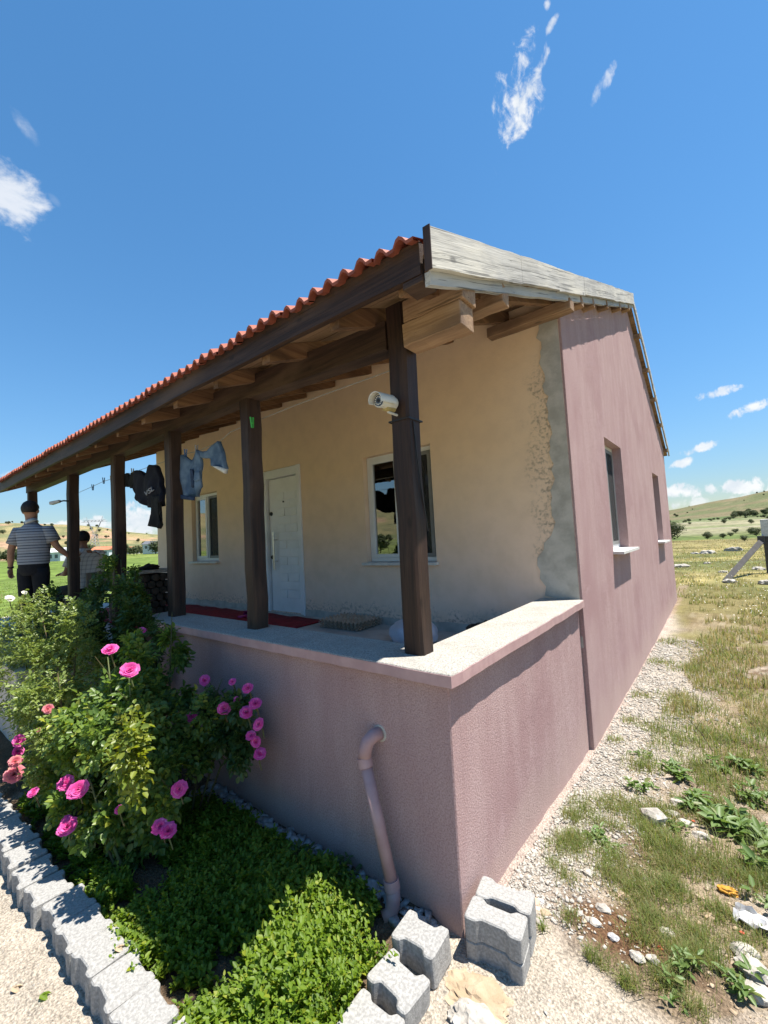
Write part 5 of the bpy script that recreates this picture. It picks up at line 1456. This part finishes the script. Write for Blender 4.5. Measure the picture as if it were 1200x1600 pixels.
# ------------------------------------------------------------------ stones and rubble
def stones_np(x, y, z, s, flat=.6):
    n = len(x); base = np.array([[1, 0, 0], [-1, 0, 0], [0, 1, 0], [0, -1, 0], [0, 0, 1], [0, 0, -1]], float)
    base2 = np.array([[1, 1, 1], [-1, 1, 1], [-1, -1, 1], [1, -1, 1], [1, 1, -1], [-1, 1, -1], [-1, -1, -1], [1, -1, -1]], float) * .62
    V = base2[None] + RNG.normal(size=(n, 8, 3)) * .22
    q = RNG.random(n) * 2 * PI; c, s_ = np.cos(q), np.sin(q); sc = s[:, None] * RNG.uniform(.6, 1.3, (n, 3)); sc[:, 2] *= flat
    V = V * sc[:, None, :]; X_ = V[:, :, 0] * c[:, None] - V[:, :, 1] * s_[:, None]; Y_ = V[:, :, 0] * s_[:, None] + V[:, :, 1] * c[:, None]
    V = np.stack([X_, Y_, V[:, :, 2]], -1) + np.stack([x, y, z], 1)[:, None, :]
    f = np.array([[0, 1, 2, 3], [7, 6, 5, 4], [0, 3, 7, 4], [1, 0, 4, 5], [2, 1, 5, 6], [3, 2, 6, 7]])
    F = (np.arange(n)[:, None, None] * 8 + f[None]).reshape(-1, 4)
    return V.reshape(-1, 3), F


n = 15000
y = RNG.random(n) ** 1.4 * 6.5 + .05; x = .045 + .005 * y + np.abs(RNG.normal(size=n)) * (.17 + .05 * np.minimum(y, 3)); s = RNG.gamma(2.0, .0021, n) + .002
ok = (y > .34 - .2 * x) | (x < .12); x, y, s = x[ok], y[ok], s[ok]
V, F = stones_np(x, y, yard_z(x, y) + s * .2, np.minimum(s, .013) * (1 + .10 * y))
tag(np_mesh('gravel', V, F, 'stone'), 'pale crushed stone strip along the foot of the side wall', 'gravel', kind='stuff')
n = 4200; x = RNG.uniform(.3, 1.7, n); y = RNG.uniform(.3, 2.8, n); s = RNG.gamma(1.5, .0021, n) + .002
V, F = stones_np(x, y, yard_z(x, y) + s * .15, np.minimum(s, .013)); tag(np_mesh('gravel', V, F, 'stone_warm'), 'scattered pebbles over the bare yard', 'gravel', kind='stuff')
n = 3000; x = RNG.uniform(-3.2, .7, n); y = np.where(x < -.15, RNG.uniform(-1.8, -1.1, n), RNG.uniform(-.9, .2, n)); s = RNG.gamma(1.4, .0012, n) + .0012
V, F = stones_np(x, y, yard_z(x, y), s); tag(np_mesh('gravel', V, F, 'stone'), 'fine grit on the sandy path', 'gravel', kind='stuff')
n = 800; x = RNG.uniform(-2.1, -.12, n); y = -np.abs(RNG.normal(size=n)) * .055 - .015; s = RNG.gamma(2.0, .0052, n) + .004
V, F = stones_np(x, y, yard_z(x, y) + s * .3, s); tag(np_mesh('rubble', V, F, 'stone_grey'), 'grey rubble along the foot of the shaded porch wall', 'rubble', kind='stuff')

LST = [(1023, 1276, .075, 'stone', 'large pale block of stone among the weeds', .8), (1050, 1264, .04, 'stone', 'white chip beside the large pale stone', .5), (1070, 1278, .045, 'stone', 'flat white chip right of the large pale stone', .4),
       (1095, 1298, .04, 'stone', 'white stone under the broad-leaved weeds', .5), (833, 1407, .034, 'brick_chip', 'squarish pinkish tile chip by the paver stack', .5), (840, 1420, .026, 'brick_chip', 'small pale chip below the squarish tile chip', .4),
       (852, 1428, .026, 'stone_warm', 'orange tinted chip near the paver stack', .5), (843, 1443, .022, 'stone', 'white pebble right of the paver stack', .5), (943, 1434, .034, 'stone', 'flat white stone on the brown earth patch', .4),
       (931, 1458, .026, 'stone', 'small pale stone below the brown earth patch', .4), (975, 1408, .03, 'brick_chip', 'flat buff stone above the brown earth patch', .4), (997, 1513, .030, 'stone', 'rounded white stone at the sand edge', .5),
       (1021, 1518, .026, 'stone', 'pinkish pebble right of the rounded white stone', .5), (1044, 1470, .030, 'stone', 'white stone above the lower weeds', .5), (1165, 1500, .05, 'stone', 'upper pale rubble lump at the right edge', .5),
       (1180, 1535, .06, 'stone', 'large pale rubble lump at the right edge', .5), (1190, 1570, .05, 'stone', 'lowest pale rubble lump at the right edge', .5), (1110, 1440, .03, 'stone_warm', 'buff stone left of the crumpled sheet', .4),
       (920, 1372, .028, 'stone', 'pale stone in the grass halfway along the low wall', .5), (875, 1290, .03, 'stone', 'pale stone near the base of the low side wall', .5), (845, 1405, .02, 'stone_grey', 'grey pebble by the tile chips', .5),
       (960, 1480, .024, 'stone_grey', 'dark grey stone at the edge of the earth patch', .5), (1060, 1245, .05, 'stone', 'pale stone left of the tall broad weeds', .5)]
for px, py, s, m_, lab, fl in LST:
    p = onz(px, py, 0 if px < 900 else -.04); z = gz(p[0], p[1])
    o = blob('stone', m_, (p[0], p[1], z + s * fl * .25), s, s * .8, s * fl, int(px), 2, .35, 1.6); tag(o, lab, 'stone', 'loose stones in the yard')
for px, py, s, lab in ((490, 1375, .035, 'light grey rubble stone left of the drain pipe'), (583, 1382, .04, 'flat grey rubble stone behind the drain pipe'), (570, 1400, .03, 'small grey stone left of the pipe spout'), (560, 1420, .028, 'grey stone below the pipe spout'), (420, 1290, .04, 'grey stone at the shaded wall foot'), (375, 1265, .035, 'dark grey stone at the wall foot below the roses'), (590, 1372, .03, 'round grey stone beside the pipe collar')):
    p = onz(px, py, .03); o = blob('stone', 'stone_grey', (p[0], min(p[1], -.04), gz(p[0], min(p[1], -.04)) + s * .2), s, s * .75, s * .6, int(px), 2, .3, 1.6); tag(o, lab, 'stone', 'rubble stones by the drain pipe')
p = onz(745, 1558, 0); o = blob('flat_stone', 'stone_warm', (p[0], p[1], -.014), .15, .10, .034, 5, 4, .30, 2.6); tag(o, 'broad ochre flat stone before the paver stack', 'stone')
p = onz(745, 1605, 0); o = blob('flat_stone', 'stone', (p[0], p[1], .006), .10, .07, .03, 6, 4, .25, 2.2); tag(o, 'pale flat stone at the bottom edge of the picture', 'stone')
# litter
p = onz(1137, 1392, -.03); o = blob('orange_peel', 'orange_peel', (p[0], p[1], gz(p[0], p[1]) + .012), .04, .022, .018, 4, 3, .5, 3); tag(o, 'dried orange peel lying on the gravel', 'peel')
p = onz(1178, 1447, -.03); r_ = random.Random(2); mb = MB(); c = (p[0], p[1], gz(p[0], p[1]) + .03)
vs_ = [(c[0] + (i / 6 - .5) * .13 + r_.uniform(-.006, .006), c[1] + (j / 5 - .5) * .10 + r_.uniform(-.006, .006), c[2] + r_.uniform(-.018, .018)) for j in range(6) for i in range(7)]
mb.add(vs_, [(j * 7 + i, j * 7 + i + 1, (j + 1) * 7 + i + 1, (j + 1) * 7 + i) for j in range(5) for i in range(6)]); o = mb.build('plastic_sheet', 'plastic_sheet'); o.modifiers.new('t', 'SOLIDIFY').thickness = .003
tag(o, 'crumpled grey and white plastic sheet at the right edge', 'litter')
for px, py, lab in ((1082, 1270, 'small red scrap by the large pale stone'), (1033, 1494, 'small orange scrap near the sand edge'), (1160, 1465, 'orange scrap beside the crumpled sheet')):
    p = onz(px, py, -.03); o = blob('scrap', 'red_scrap', (p[0], p[1], gz(p[0], p[1]) + .004), .010, .008, .005, int(px), 2, .4, 2); tag(o, lab, 'litter', 'scraps of litter')
for px, py, m_, lab in ((18, 1545, 'stone_warm', 'dry brown leaf on the sandy path at the left edge'), (62, 1560, 'leaf_mint', 'fallen green leaf on the sandy path'), (180, 1485, 'stone_warm', 'dry yellow leaf lying on a paver')):
    p = onz(px, py, 0 if px != 180 else .1); z = .11 if px == 180 else gz(p[0], p[1]) + .012
    P_ = np.array([[p[0], p[1], z], [p[0] + .008, p[1] + .006, z]]); o = leaf_mesh('fallen_leaf', P_, np.array([[.2, -.2, 1], [-.3, .1, 1.0]]), np.array([[1, .4, .1], [.2, 1, .1]]), [.04, .03], [.022, .016], m_, None, .3, .3); tag(o, lab, 'leaf', 'fallen leaves')

# ------------------------------------------------------------------ weeds and grass of the yard
WD = [(1100, 1250, .13, 46, 'broad-leaved green weed in the middle of the right-hand clump'), (1150, 1290, .14, 50, 'largest broad-leaved weed of the right-hand clump'), (1190, 1340, .13, 40, 'broad-leaved weed low at the right edge'), (1070, 1205, .11, 40, 'leafy weed above the right-hand clump'),
      (1140, 1185, .12, 40, 'bushy weed at the top of the right-hand clump'), (1190, 1240, .12, 36, 'broad weed cut by the right picture edge'), (925, 1308, .075, 22, 'upright leafy weed on the gravel strip'), (952, 1328, .06, 20, 'round-leaved weed below the upright one'),
      (1010, 1225, .08, 24, 'grey-green weed in the dry grass'), (1080, 1545, .075, 24, 'leafy weed near the bottom right corner'), (1160, 1560, .08, 26, 'weed among the rubble lumps'), (1195, 1420, .08, 20, 'leafy weed above the crumpled sheet'), (1050, 1290, .06, 18, 'small weed behind the large pale stone'),
      (1000, 1170, .06, 18, 'thin weed on the gravel near the house corner'), (1060, 1580, .06, 18, 'low weed at the bottom edge')]
for px, py, s, n_, lab in WD:
    p = onz(px, py, -.05); broad_weed(lab, p[0], p[1], s * 1.1, n_, 'leaf_weed')


def grass(name, label, x, y, h, mat, wd=.0016, nb=1):
    n = len(x); a = RNG.random(n) * 2 * PI
    r = np.hypot(x - CAM[0], y - CAM[1]); z = np.where(np.hypot(x, y) < 11, yard_z(x, y), terrain_z(x, y) - .03)
    wv = np.maximum(wd, r * .00055) * RNG.uniform(.7, 1.3, n)
    o = blade_mesh(name, np.stack([x, y, z - .01], 1), np.stack([np.cos(a), np.sin(a), np.zeros(n)], 1), h * RNG.uniform(.5, 1.2, n), wv, RNG.uniform(.2, 1.0, n), mat)
    tag(o, label, 'grass', kind='stuff'); return o


def tufts(pts, n, spread):
    X_ = []; Y_ = []
    for (px, py, k) in pts:
        p = onz(px, py, -.06); m_ = int(n * k); d = np.hypot(p[0] - CAM[0], p[1] - CAM[1]); sp_ = spread * k ** .5 * max(.6, d / 3)
        X_.append(p[0] + RNG.normal(size=m_) * sp_); Y_.append(p[1] + RNG.normal(size=m_) * sp_)
    return np.concatenate(X_), np.concatenate(Y_)


GT = [(1000, 1265, 1.6), (950, 1255, .8), (885, 1335, .9), (905, 1320, .6), (1040, 1335, 1.2), (985, 1385, 1.6), (1000, 1420, 1.2), (1070, 1345, 1.4), (1150, 1380, 1.2), (1090, 1480, 1.2), (1060, 1500, 1.3), (1100, 1520, .8), (1030, 1275, .9), (1090, 1100, 1.0), (1110, 1135, .9), (1060, 1085, .7), (1130, 1150, .8),
      (1150, 1080, 1.2), (1180, 1130, 1.2), (1080, 1040, .8), (1180, 1190, 1.0), (1120, 1020, 1), (850, 1475, .10), (940, 1290, .4), (1000, 1190, .6), (1120, 1440, .6), (1190, 1380, .8), (1040, 1560, .5), (1050, 1405, .8), (960, 1150, .25), (1000, 1080, .3), (1030, 1030, .3), (985, 1120, .2), (900, 1280, .2), (1050, 1000, .4), (1020, 1130, .35), (1060, 1150, .5), (870, 1370, .25), (1100, 1200, .5), (1130, 1260, .6), (1020, 1450, .4), (960, 1350, .7)]
x, y = tufts(GT + [(1000 + RNG.uniform(-120, 200), RNG.uniform(1180, 1600), RNG.uniform(.1, .5)) for _ in range(46)], 640, .07); ok = (x > .09) & (y > .30 - .2 * x); x, y = x[ok], y[ok]
k = RNG.random(len(x)) < .66
grass('grass', 'tufts of green grass on the gravel yard', x[k], y[k], .05 + .05 * fbm(x[k] * 8, y[k] * 8, 2), 'grass_green', .0013)
grass('grass', 'dry straw grass mixed into the yard tufts', x[~k], y[~k], np.full((~k).sum(), .065), 'grass_dry', .0011)
x, y = tufts([(850, 1478, 1)], 26, .012); grass('grass', 'single grass tuft in the sand right of the paver stack', x, y, np.full(len(x), .075), 'grass_green', .0022)


def field(n, r0, r1, a0, a1, lo=.0):
    r = r0 * (r1 / r0) ** RNG.random(n); a = np.radians(RNG.uniform(a0, a1, n)); x = CAM[0] + r * np.cos(a); y = CAM[1] + r * np.sin(a)
    ok = ((x > XS + .25 + .08 * np.abs(fbm(x, y, 2))) & (x > .25 + .05 * y * (y < 9)) | (y > YB + .3)) & (fbm(x * 2.3 + 7, y * 2.3 + 3, 3) > lo)
    return x[ok], y[ok]


x, y = field(46000, 5.0, 48, 78, 101, .44); grass('meadow_grass', 'tall dry golden grass covering the field behind the house', x, y, RNG.uniform(.06, .20, len(x)), 'grass_dry')
x, y = field(46000, 2.8, 40, 76, 101, .47); grass('meadow_grass', 'green grass growing among the dry field grass', x, y, RNG.uniform(.05, .17, len(x)), 'grass_green')
# small pale flowers of the field
x, y = field(700, 9, 24, 82, 96, .45); z = terrain_z(x, y) + RNG.uniform(.12, .28, len(x)); nq = len(x)
o = leaf_mesh('field_flowers', np.stack([x, y, z], 1), np.tile([0, -.4, 1.0], (nq, 1)) + RNG.normal(size=(nq, 3)) * .3, rand_unit(nq), np.full(nq, .022), np.full(nq, .02), 'petal_white'); tag(o, 'tiny pale blossoms scattered through the field', 'flowers', kind='stuff')
# green meadow seen past the porch
n = 16000; r = 11 * (70 / 11) ** RNG.random(n); a = np.radians(RNG.uniform(152, 174, n)); x = CAM[0] + r * np.cos(a); y = CAM[1] + r * np.sin(a); ok = x < -9.8
grass('meadow_grass', 'short green grass of the valley meadow beyond the porch', x[ok], y[ok], np.full(ok.sum(), .16), 'grass_green')

# dry branching stalk on the gravel
e = empty('dry_stalk', tuple(onz(1112, 1172, -.09))); tag(e, 'thin dry branching stalk standing among the weeds', 'stalk')
b0 = Vector(e.location); tp = b0 + Vector((-.16, .05, .22))
MB().tube([b0, b0.lerp(tp, .5) + Vector((.02, 0, 0)), tp], [.004, .003, .0015], 5).build('main_stalk', 'bark', e)
for k in (.4, .6, .75): s0 = b0.lerp(tp, k); MB().tube([s0, s0 + Vector((rg.uniform(-.06, .08), .02, .09))], [.0025, .001], 4).build('twig', 'bark', e)

# ------------------------------------------------------------------ field boulders and fence post
for px, py, s, lab in ((1147, 858, .75, 'largest pale boulder far out in the dry field'), (1105, 862, .65, 'long flat pale boulder in the field'), (1064, 889, .42, 'pale boulder beside the house corner'), (1186, 893, .30, 'rounded boulder near the fence brace'), (1197, 915, .28, 'boulder at the right edge of the field'), (1140, 913, .26, 'low stone at the foot of the brace'), (1105, 883, .22, 'small pale stone in the middle of the field'), (1085, 863, .35, 'low pale rock left of the long flat one'), (1130, 898, .2, 'small stone left of the brace')):
    p = onz(px, py, -.05); z = float(terrain_z(np.array([p[0]]), np.array([p[1]]))[0])
    o = blob('boulder', 'stone', (p[0], p[1], z + .02), s * .6, s * .42, s * .28, int(px), 3, .4, 1.5); tag(o, lab, 'boulder', 'boulders in the field')
fp = empty('fence_post', tuple(onz(1208, 900, -.1))); tag(fp, 'grey concrete fence post with white top and slanting brace', 'fence post')
B = Vector(fp.location); dpt = (B - Vector(CAM)).dot(Vector(ROW[2])); top = Vector(at(1200, 811, dpt)); hgt = top.z; xm = float(at(1200, 850, dpt)[0]); ym = float(at(1200, 850, dpt)[1]); mid_z = float(at(1200, 838, dpt)[2])
box('post', 'post_grey', xm - .10, xm + .14, ym - .08, ym + .08, -.4, mid_z, fp, .01)
box('post_top', 'post_white', xm - .13, xm + .10, ym - .07, ym + .07, mid_z + .001, hgt, fp, .01)
a = Vector(at(1190, 845, dpt)); c = Vector(onz(1128, 914, -.12)); a2 = a + Vector((.0, 0, .12))
mb = MB(); d = (c - a); s_ = d.cross(Vector((0, 1, 0))).normalized() * .075; t = Vector((0, .07, 0))
mb.hexa([c - s_ - t, c + s_ - t, c + s_ + t, c - s_ + t, a - s_ - t, a + s_ - t, a + s_ + t, a - s_ + t]); mb.build('brace', 'post_grey', fp, .008)
box('brace_head', 'post_grey', a.x - .10, a.x + .08, a.y - .065, a.y + .065, a.z - .12, a.z + .16, fp, .01)

# ------------------------------------------------------------------ shrubs and trees further off
def tree_meshes(seed, n, h, w_, trunk=.18, leaf=.10):
    """crown of many leaf clumps in uneven lumps, and a trunk with limbs; unit height"""
    r_ = np.random.default_rng(seed); P = []; D = []
    k = 11
    for i in range(k):
        a = r_.random() * 2 * PI; q = r_.random() ** .6; c = np.array([math.cos(a) * q * w_ * .32, math.sin(a) * q * w_ * .32, trunk + (h - trunk) * r_.uniform(.25, .80)])
        d = unit(r_.normal(size=(n // k, 3))); rad = r_.random(n // k) ** .4; P.append(c + d * rad[:, None] * np.array([w_ * .27, w_ * .27, (h - trunk) * .25])); D.append(d)
    P = np.concatenate(P); D = np.concatenate(D); m_ = len(P)
    o = leaf_mesh('crown', P, D + np.array([0, 0, .5]), r_.normal(size=(m_, 3)), leaf * r_.uniform(.6, 1.3, m_), leaf * .8 * r_.uniform(.6, 1.3, m_), 'leaf_far'); cm = o.data; bpy.data.objects.remove(o)
    mb = MB(); mb.tube([(0, 0, -.06), (.01, 0, trunk), (0, .01, h * .7)], [.035, .028, .008], 7)
    for i in range(4):
        a = i * 1.6; mb.tube([(0, 0, trunk * (.8 + .2 * i)), (math.cos(a) * w_ * .3, math.sin(a) * w_ * .3, trunk + h * .4)], [.018, .006], 5)
    o = mb.build('trunk', 'bark'); tm_ = o.data; bpy.data.objects.remove(o); return cm, tm_


PROTO = [tree_meshes(1, 700, 1.0, 1.25, .06, .11), tree_meshes(2, 600, 1.0, 1.0, .15, .11), tree_meshes(3, 600, 1.0, .75, .14, .10), tree_meshes(4, 1600, 1.0, 1.3, .05, .07)]


def plant_tree(name, label, cat, group, px, dist, h, proto, z_off=0.0):
    r = ray(px, 840); a = math.atan2(r[1], r[0]); x = CAM[0] + math.cos(a) * dist; y = CAM[1] + math.sin(a) * dist
    z = float(terrain_z(np.array([x]), np.array([y]))[0]) + z_off
    e = empty(name, (x, y, z)); e.scale = (h, h, h); e.rotation_euler = (0, 0, rg.uniform(0, 6)); tag(e, label, cat, group)
    for nm, me in (('crown', PROTO[proto][0]), ('trunk', PROTO[proto][1])):
        o = bpy.data.objects.new(nm, me); COL.objects.link(o); o.parent = e
    return e


for px, d, h, pr, lab in ((1105, 50, .75, 3, 'round dark shrub in the middle behind the field'), (1130, 56, .55, 3, 'low spreading shrub right of the round one'), (1182, 60, 1.0, 3, 'broad dark shrub left of the fence post'), (1163, 44, .5, 3, 'small rounded shrub at the field end'),
                          (1046, 46, 1.9, 3, 'dark shrub half hidden by the house corner'), (1142, 62, .5, 3, 'small dark shrub between the spreading one and the broad one'), (1174, 66, .8, 3, 'shrub tucked behind the broad dark one'), (1150, 70, .6, 3, 'faint shrub behind the field end')):
    plant_tree('shrub', lab, 'shrub', 'shrubs behind the dry field', px, d, h, pr)
for i in range(30):
    plant_tree('hill_shrub', 'tiny dark shrub dotting the pale slope beyond the field', 'shrub', 'shrubs dotted on the pale slope', rg.uniform(1045, 1215), rg.uniform(110, 400), rg.uniform(.8, 1.8), rg.choice((0, 3)))
for i in range(34):
    plant_tree('hill_tree', 'small dark tree of the grove at the foot of the far hill', 'tree', 'grove at the foot of the right-hand hill', 1150 + 62 * rg.random(), rg.uniform(470, 640), rg.uniform(3.5, 7), rg.choice((1, 2, 0)))
for i in range(9):
    plant_tree('hill_shrub', 'lone shrub high on the far green hill', 'shrub', 'shrubs on the far green hill', rg.uniform(1050, 1215), rg.uniform(800, 1500), rg.uniform(2.5, 4.5), 0)
for i in range(70):
    plant_tree('valley_tree', 'dark tree in the tree line across the green valley', 'tree', 'tree line across the valley', rg.uniform(-20, 262), rg.uniform(300, 420), rg.uniform(4, 9), rg.choice((0, 1, 0)))
for i in range(44):
    plant_tree('hill_shrub', 'scattered shrub on the tan hillside across the valley', 'shrub', 'shrubs on the tan hillside', rg.uniform(-20, 262), rg.uniform(500, 1700), rg.uniform(4, 9), rg.choice((0, 0, 1)))
for i in range(14):      # the same valley goes on behind the camera (the windows mirror it)
    a = rg.uniform(-170, -20); d = rg.uniform(35, 300); x = math.cos(math.radians(a)) * d; y = math.sin(math.radians(a)) * d
    e = empty('valley_tree', (x, y, float(terrain_z(np.array([x]), np.array([y]))[0]))); h = rg.uniform(3, 8); e.scale = (h, h, h); tag(e, 'tree standing on the slope mirrored in the front windows', 'tree', 'trees mirrored in the windows')
    for nm, me in (('crown', PROTO[i % 3][0]), ('trunk', PROTO[i % 3][1])):
        o = bpy.data.objects.new(nm, me); COL.objects.link(o); o.parent = e

# far farm buildings
def far_house(px, dist, w_, d, h, wall_m, roof_m, label, lift=0.0, flat=False):
    r = ray(px, 870); a = math.atan2(r[1], r[0]); x = CAM[0] + math.cos(a) * dist; y = CAM[1] + math.sin(a) * dist; z = float(terrain_z(np.array([x]), np.array([y]))[0]) + lift
    e = empty('farm_building', (x, y, z)); tag(e, label, 'building')
    u = Vector((ROW[0][0], ROW[0][1], 0)).normalized(); f = Vector((0, 0, 1)).cross(u); P = lambda i, j, k: Vector((x, y, z)) + u * i + f * j + Vector((0, 0, k))
    q = lambda a0, a1, b0, b1, c0, c1: MB().hexa([P(a0, b0, c0), P(a1, b0, c0), P(a1, b1, c0), P(a0, b1, c0), P(a0, b0, c1), P(a1, b0, c1), P(a1, b1, c1), P(a0, b1, c1)])
    q(-w_ / 2, w_ / 2, -d / 2, d / 2, -2, h).build('wall', wall_m, e)
    rh = .3 if flat else d * .28; ov = .6
    MB().add([P(-w_ / 2 - ov, -d / 2 - ov, h + .02), P(w_ / 2 + ov, -d / 2 - ov, h + .02), P(w_ / 2 + ov, 0, h + rh), P(-w_ / 2 - ov, 0, h + rh), P(w_ / 2 + ov, d / 2 + ov, h + .02), P(-w_ / 2 - ov, d / 2 + ov, h + .02)],
             [(0, 1, 2, 3), (3, 2, 4, 5), (0, 3, 5), (1, 4, 2), (0, 5, 4, 1)]).build('roof', roof_m, e)
    for k in range(3):
        c = -w_ * .3 + w_ * .3 * k; q(c - .7, c + .7, -d / 2 - .05, -d / 2 - .01, h * .35, h * .75).build('window', 'far_dark', e)


far_house(88, 250, 9, 7, 4.2, 'far_white', 'far_white', 'white shed in the meadow between the men', 0)
far_house(163, 290, 10, 7, 3.4, 'far_white', 'far_roof', 'low farmhouse with an orange roof beyond the seated man', 1.0)
far_house(241, 330, 11, 8, 4.5, 'far_white', 'far_dark', 'grey roofed farm building beside the cream wall edge', 2.0)
far_house(208, 400, 8, 6, 3.5, 'far_white', 'far_roof', 'small house in the tree line right of the fourth post', .5)

# power pylon on the hill
def pylon(px, dist, H):
    r = ray(px, 850); a = math.atan2(r[1], r[0]); x = CAM[0] + math.cos(a) * dist; y = CAM[1] + math.sin(a) * dist; z = float(terrain_z(np.array([x]), np.array([y]))[0])
    e = empty('power_pylon', (x, y, z)); tag(e, 'steel lattice power pylon with spread arms on the far hillside', 'pylon')
    u = Vector((ROW[0][0], ROW[0][1], 0)).normalized(); f = Vector((0, 0, 1)).cross(u); P = lambda i, k, j=0.0: Vector((x, y, z)) + u * i + f * j + Vector((0, 0, k))
    def bars(name, L, r=.20):
        mb = MB()
        for p, q in L: mb.tube([p, q], r, 4)
        mb.build(name, 'pylon', e)
    L = []
    for s in (-1, 1):
        for t in (-1, 1):
            L.append((P(s * H * .11, 0, t * H * .11), P(s * H * .035, H * .52, t * H * .035)))
    for k in range(6):
        a0 = k / 6; a1 = (k + 1) / 6; w0 = H * (.11 - .075 * a0); w1 = H * (.11 - .075 * a1)
        for t in (-1, 1): L += [(P(-w0, H * .52 * a0, t * w0), P(w1, H * .52 * a1, t * w1)), (P(w0, H * .52 * a0, t * w0), P(-w1, H * .52 * a1, t * w1))]
    bars('tower', L)
    for s in (-1, 1): bars('arm', [(P(s * H * .035, H * .52), P(s * H * .20, H * .90)), (P(s * H * .01, H * .54), P(s * H * .17, H * .86)), (P(s * H * .10, H * .70), P(s * H * .17, H * .86)), (P(s * H * .20, H * .9), P(s * H * .22, H * 1.0))])
    bars('crossbeam', [(P(-H * .36, H * .86), P(H * .36, H * .86)), (P(-H * .30, H * .90), P(H * .30, H * .90))] + [(P(-H * .30 + H * .1 * k, H * .86), P(-H * .25 + H * .1 * k, H * .90)) for k in range(6)])


pylon(148, 520, 37)
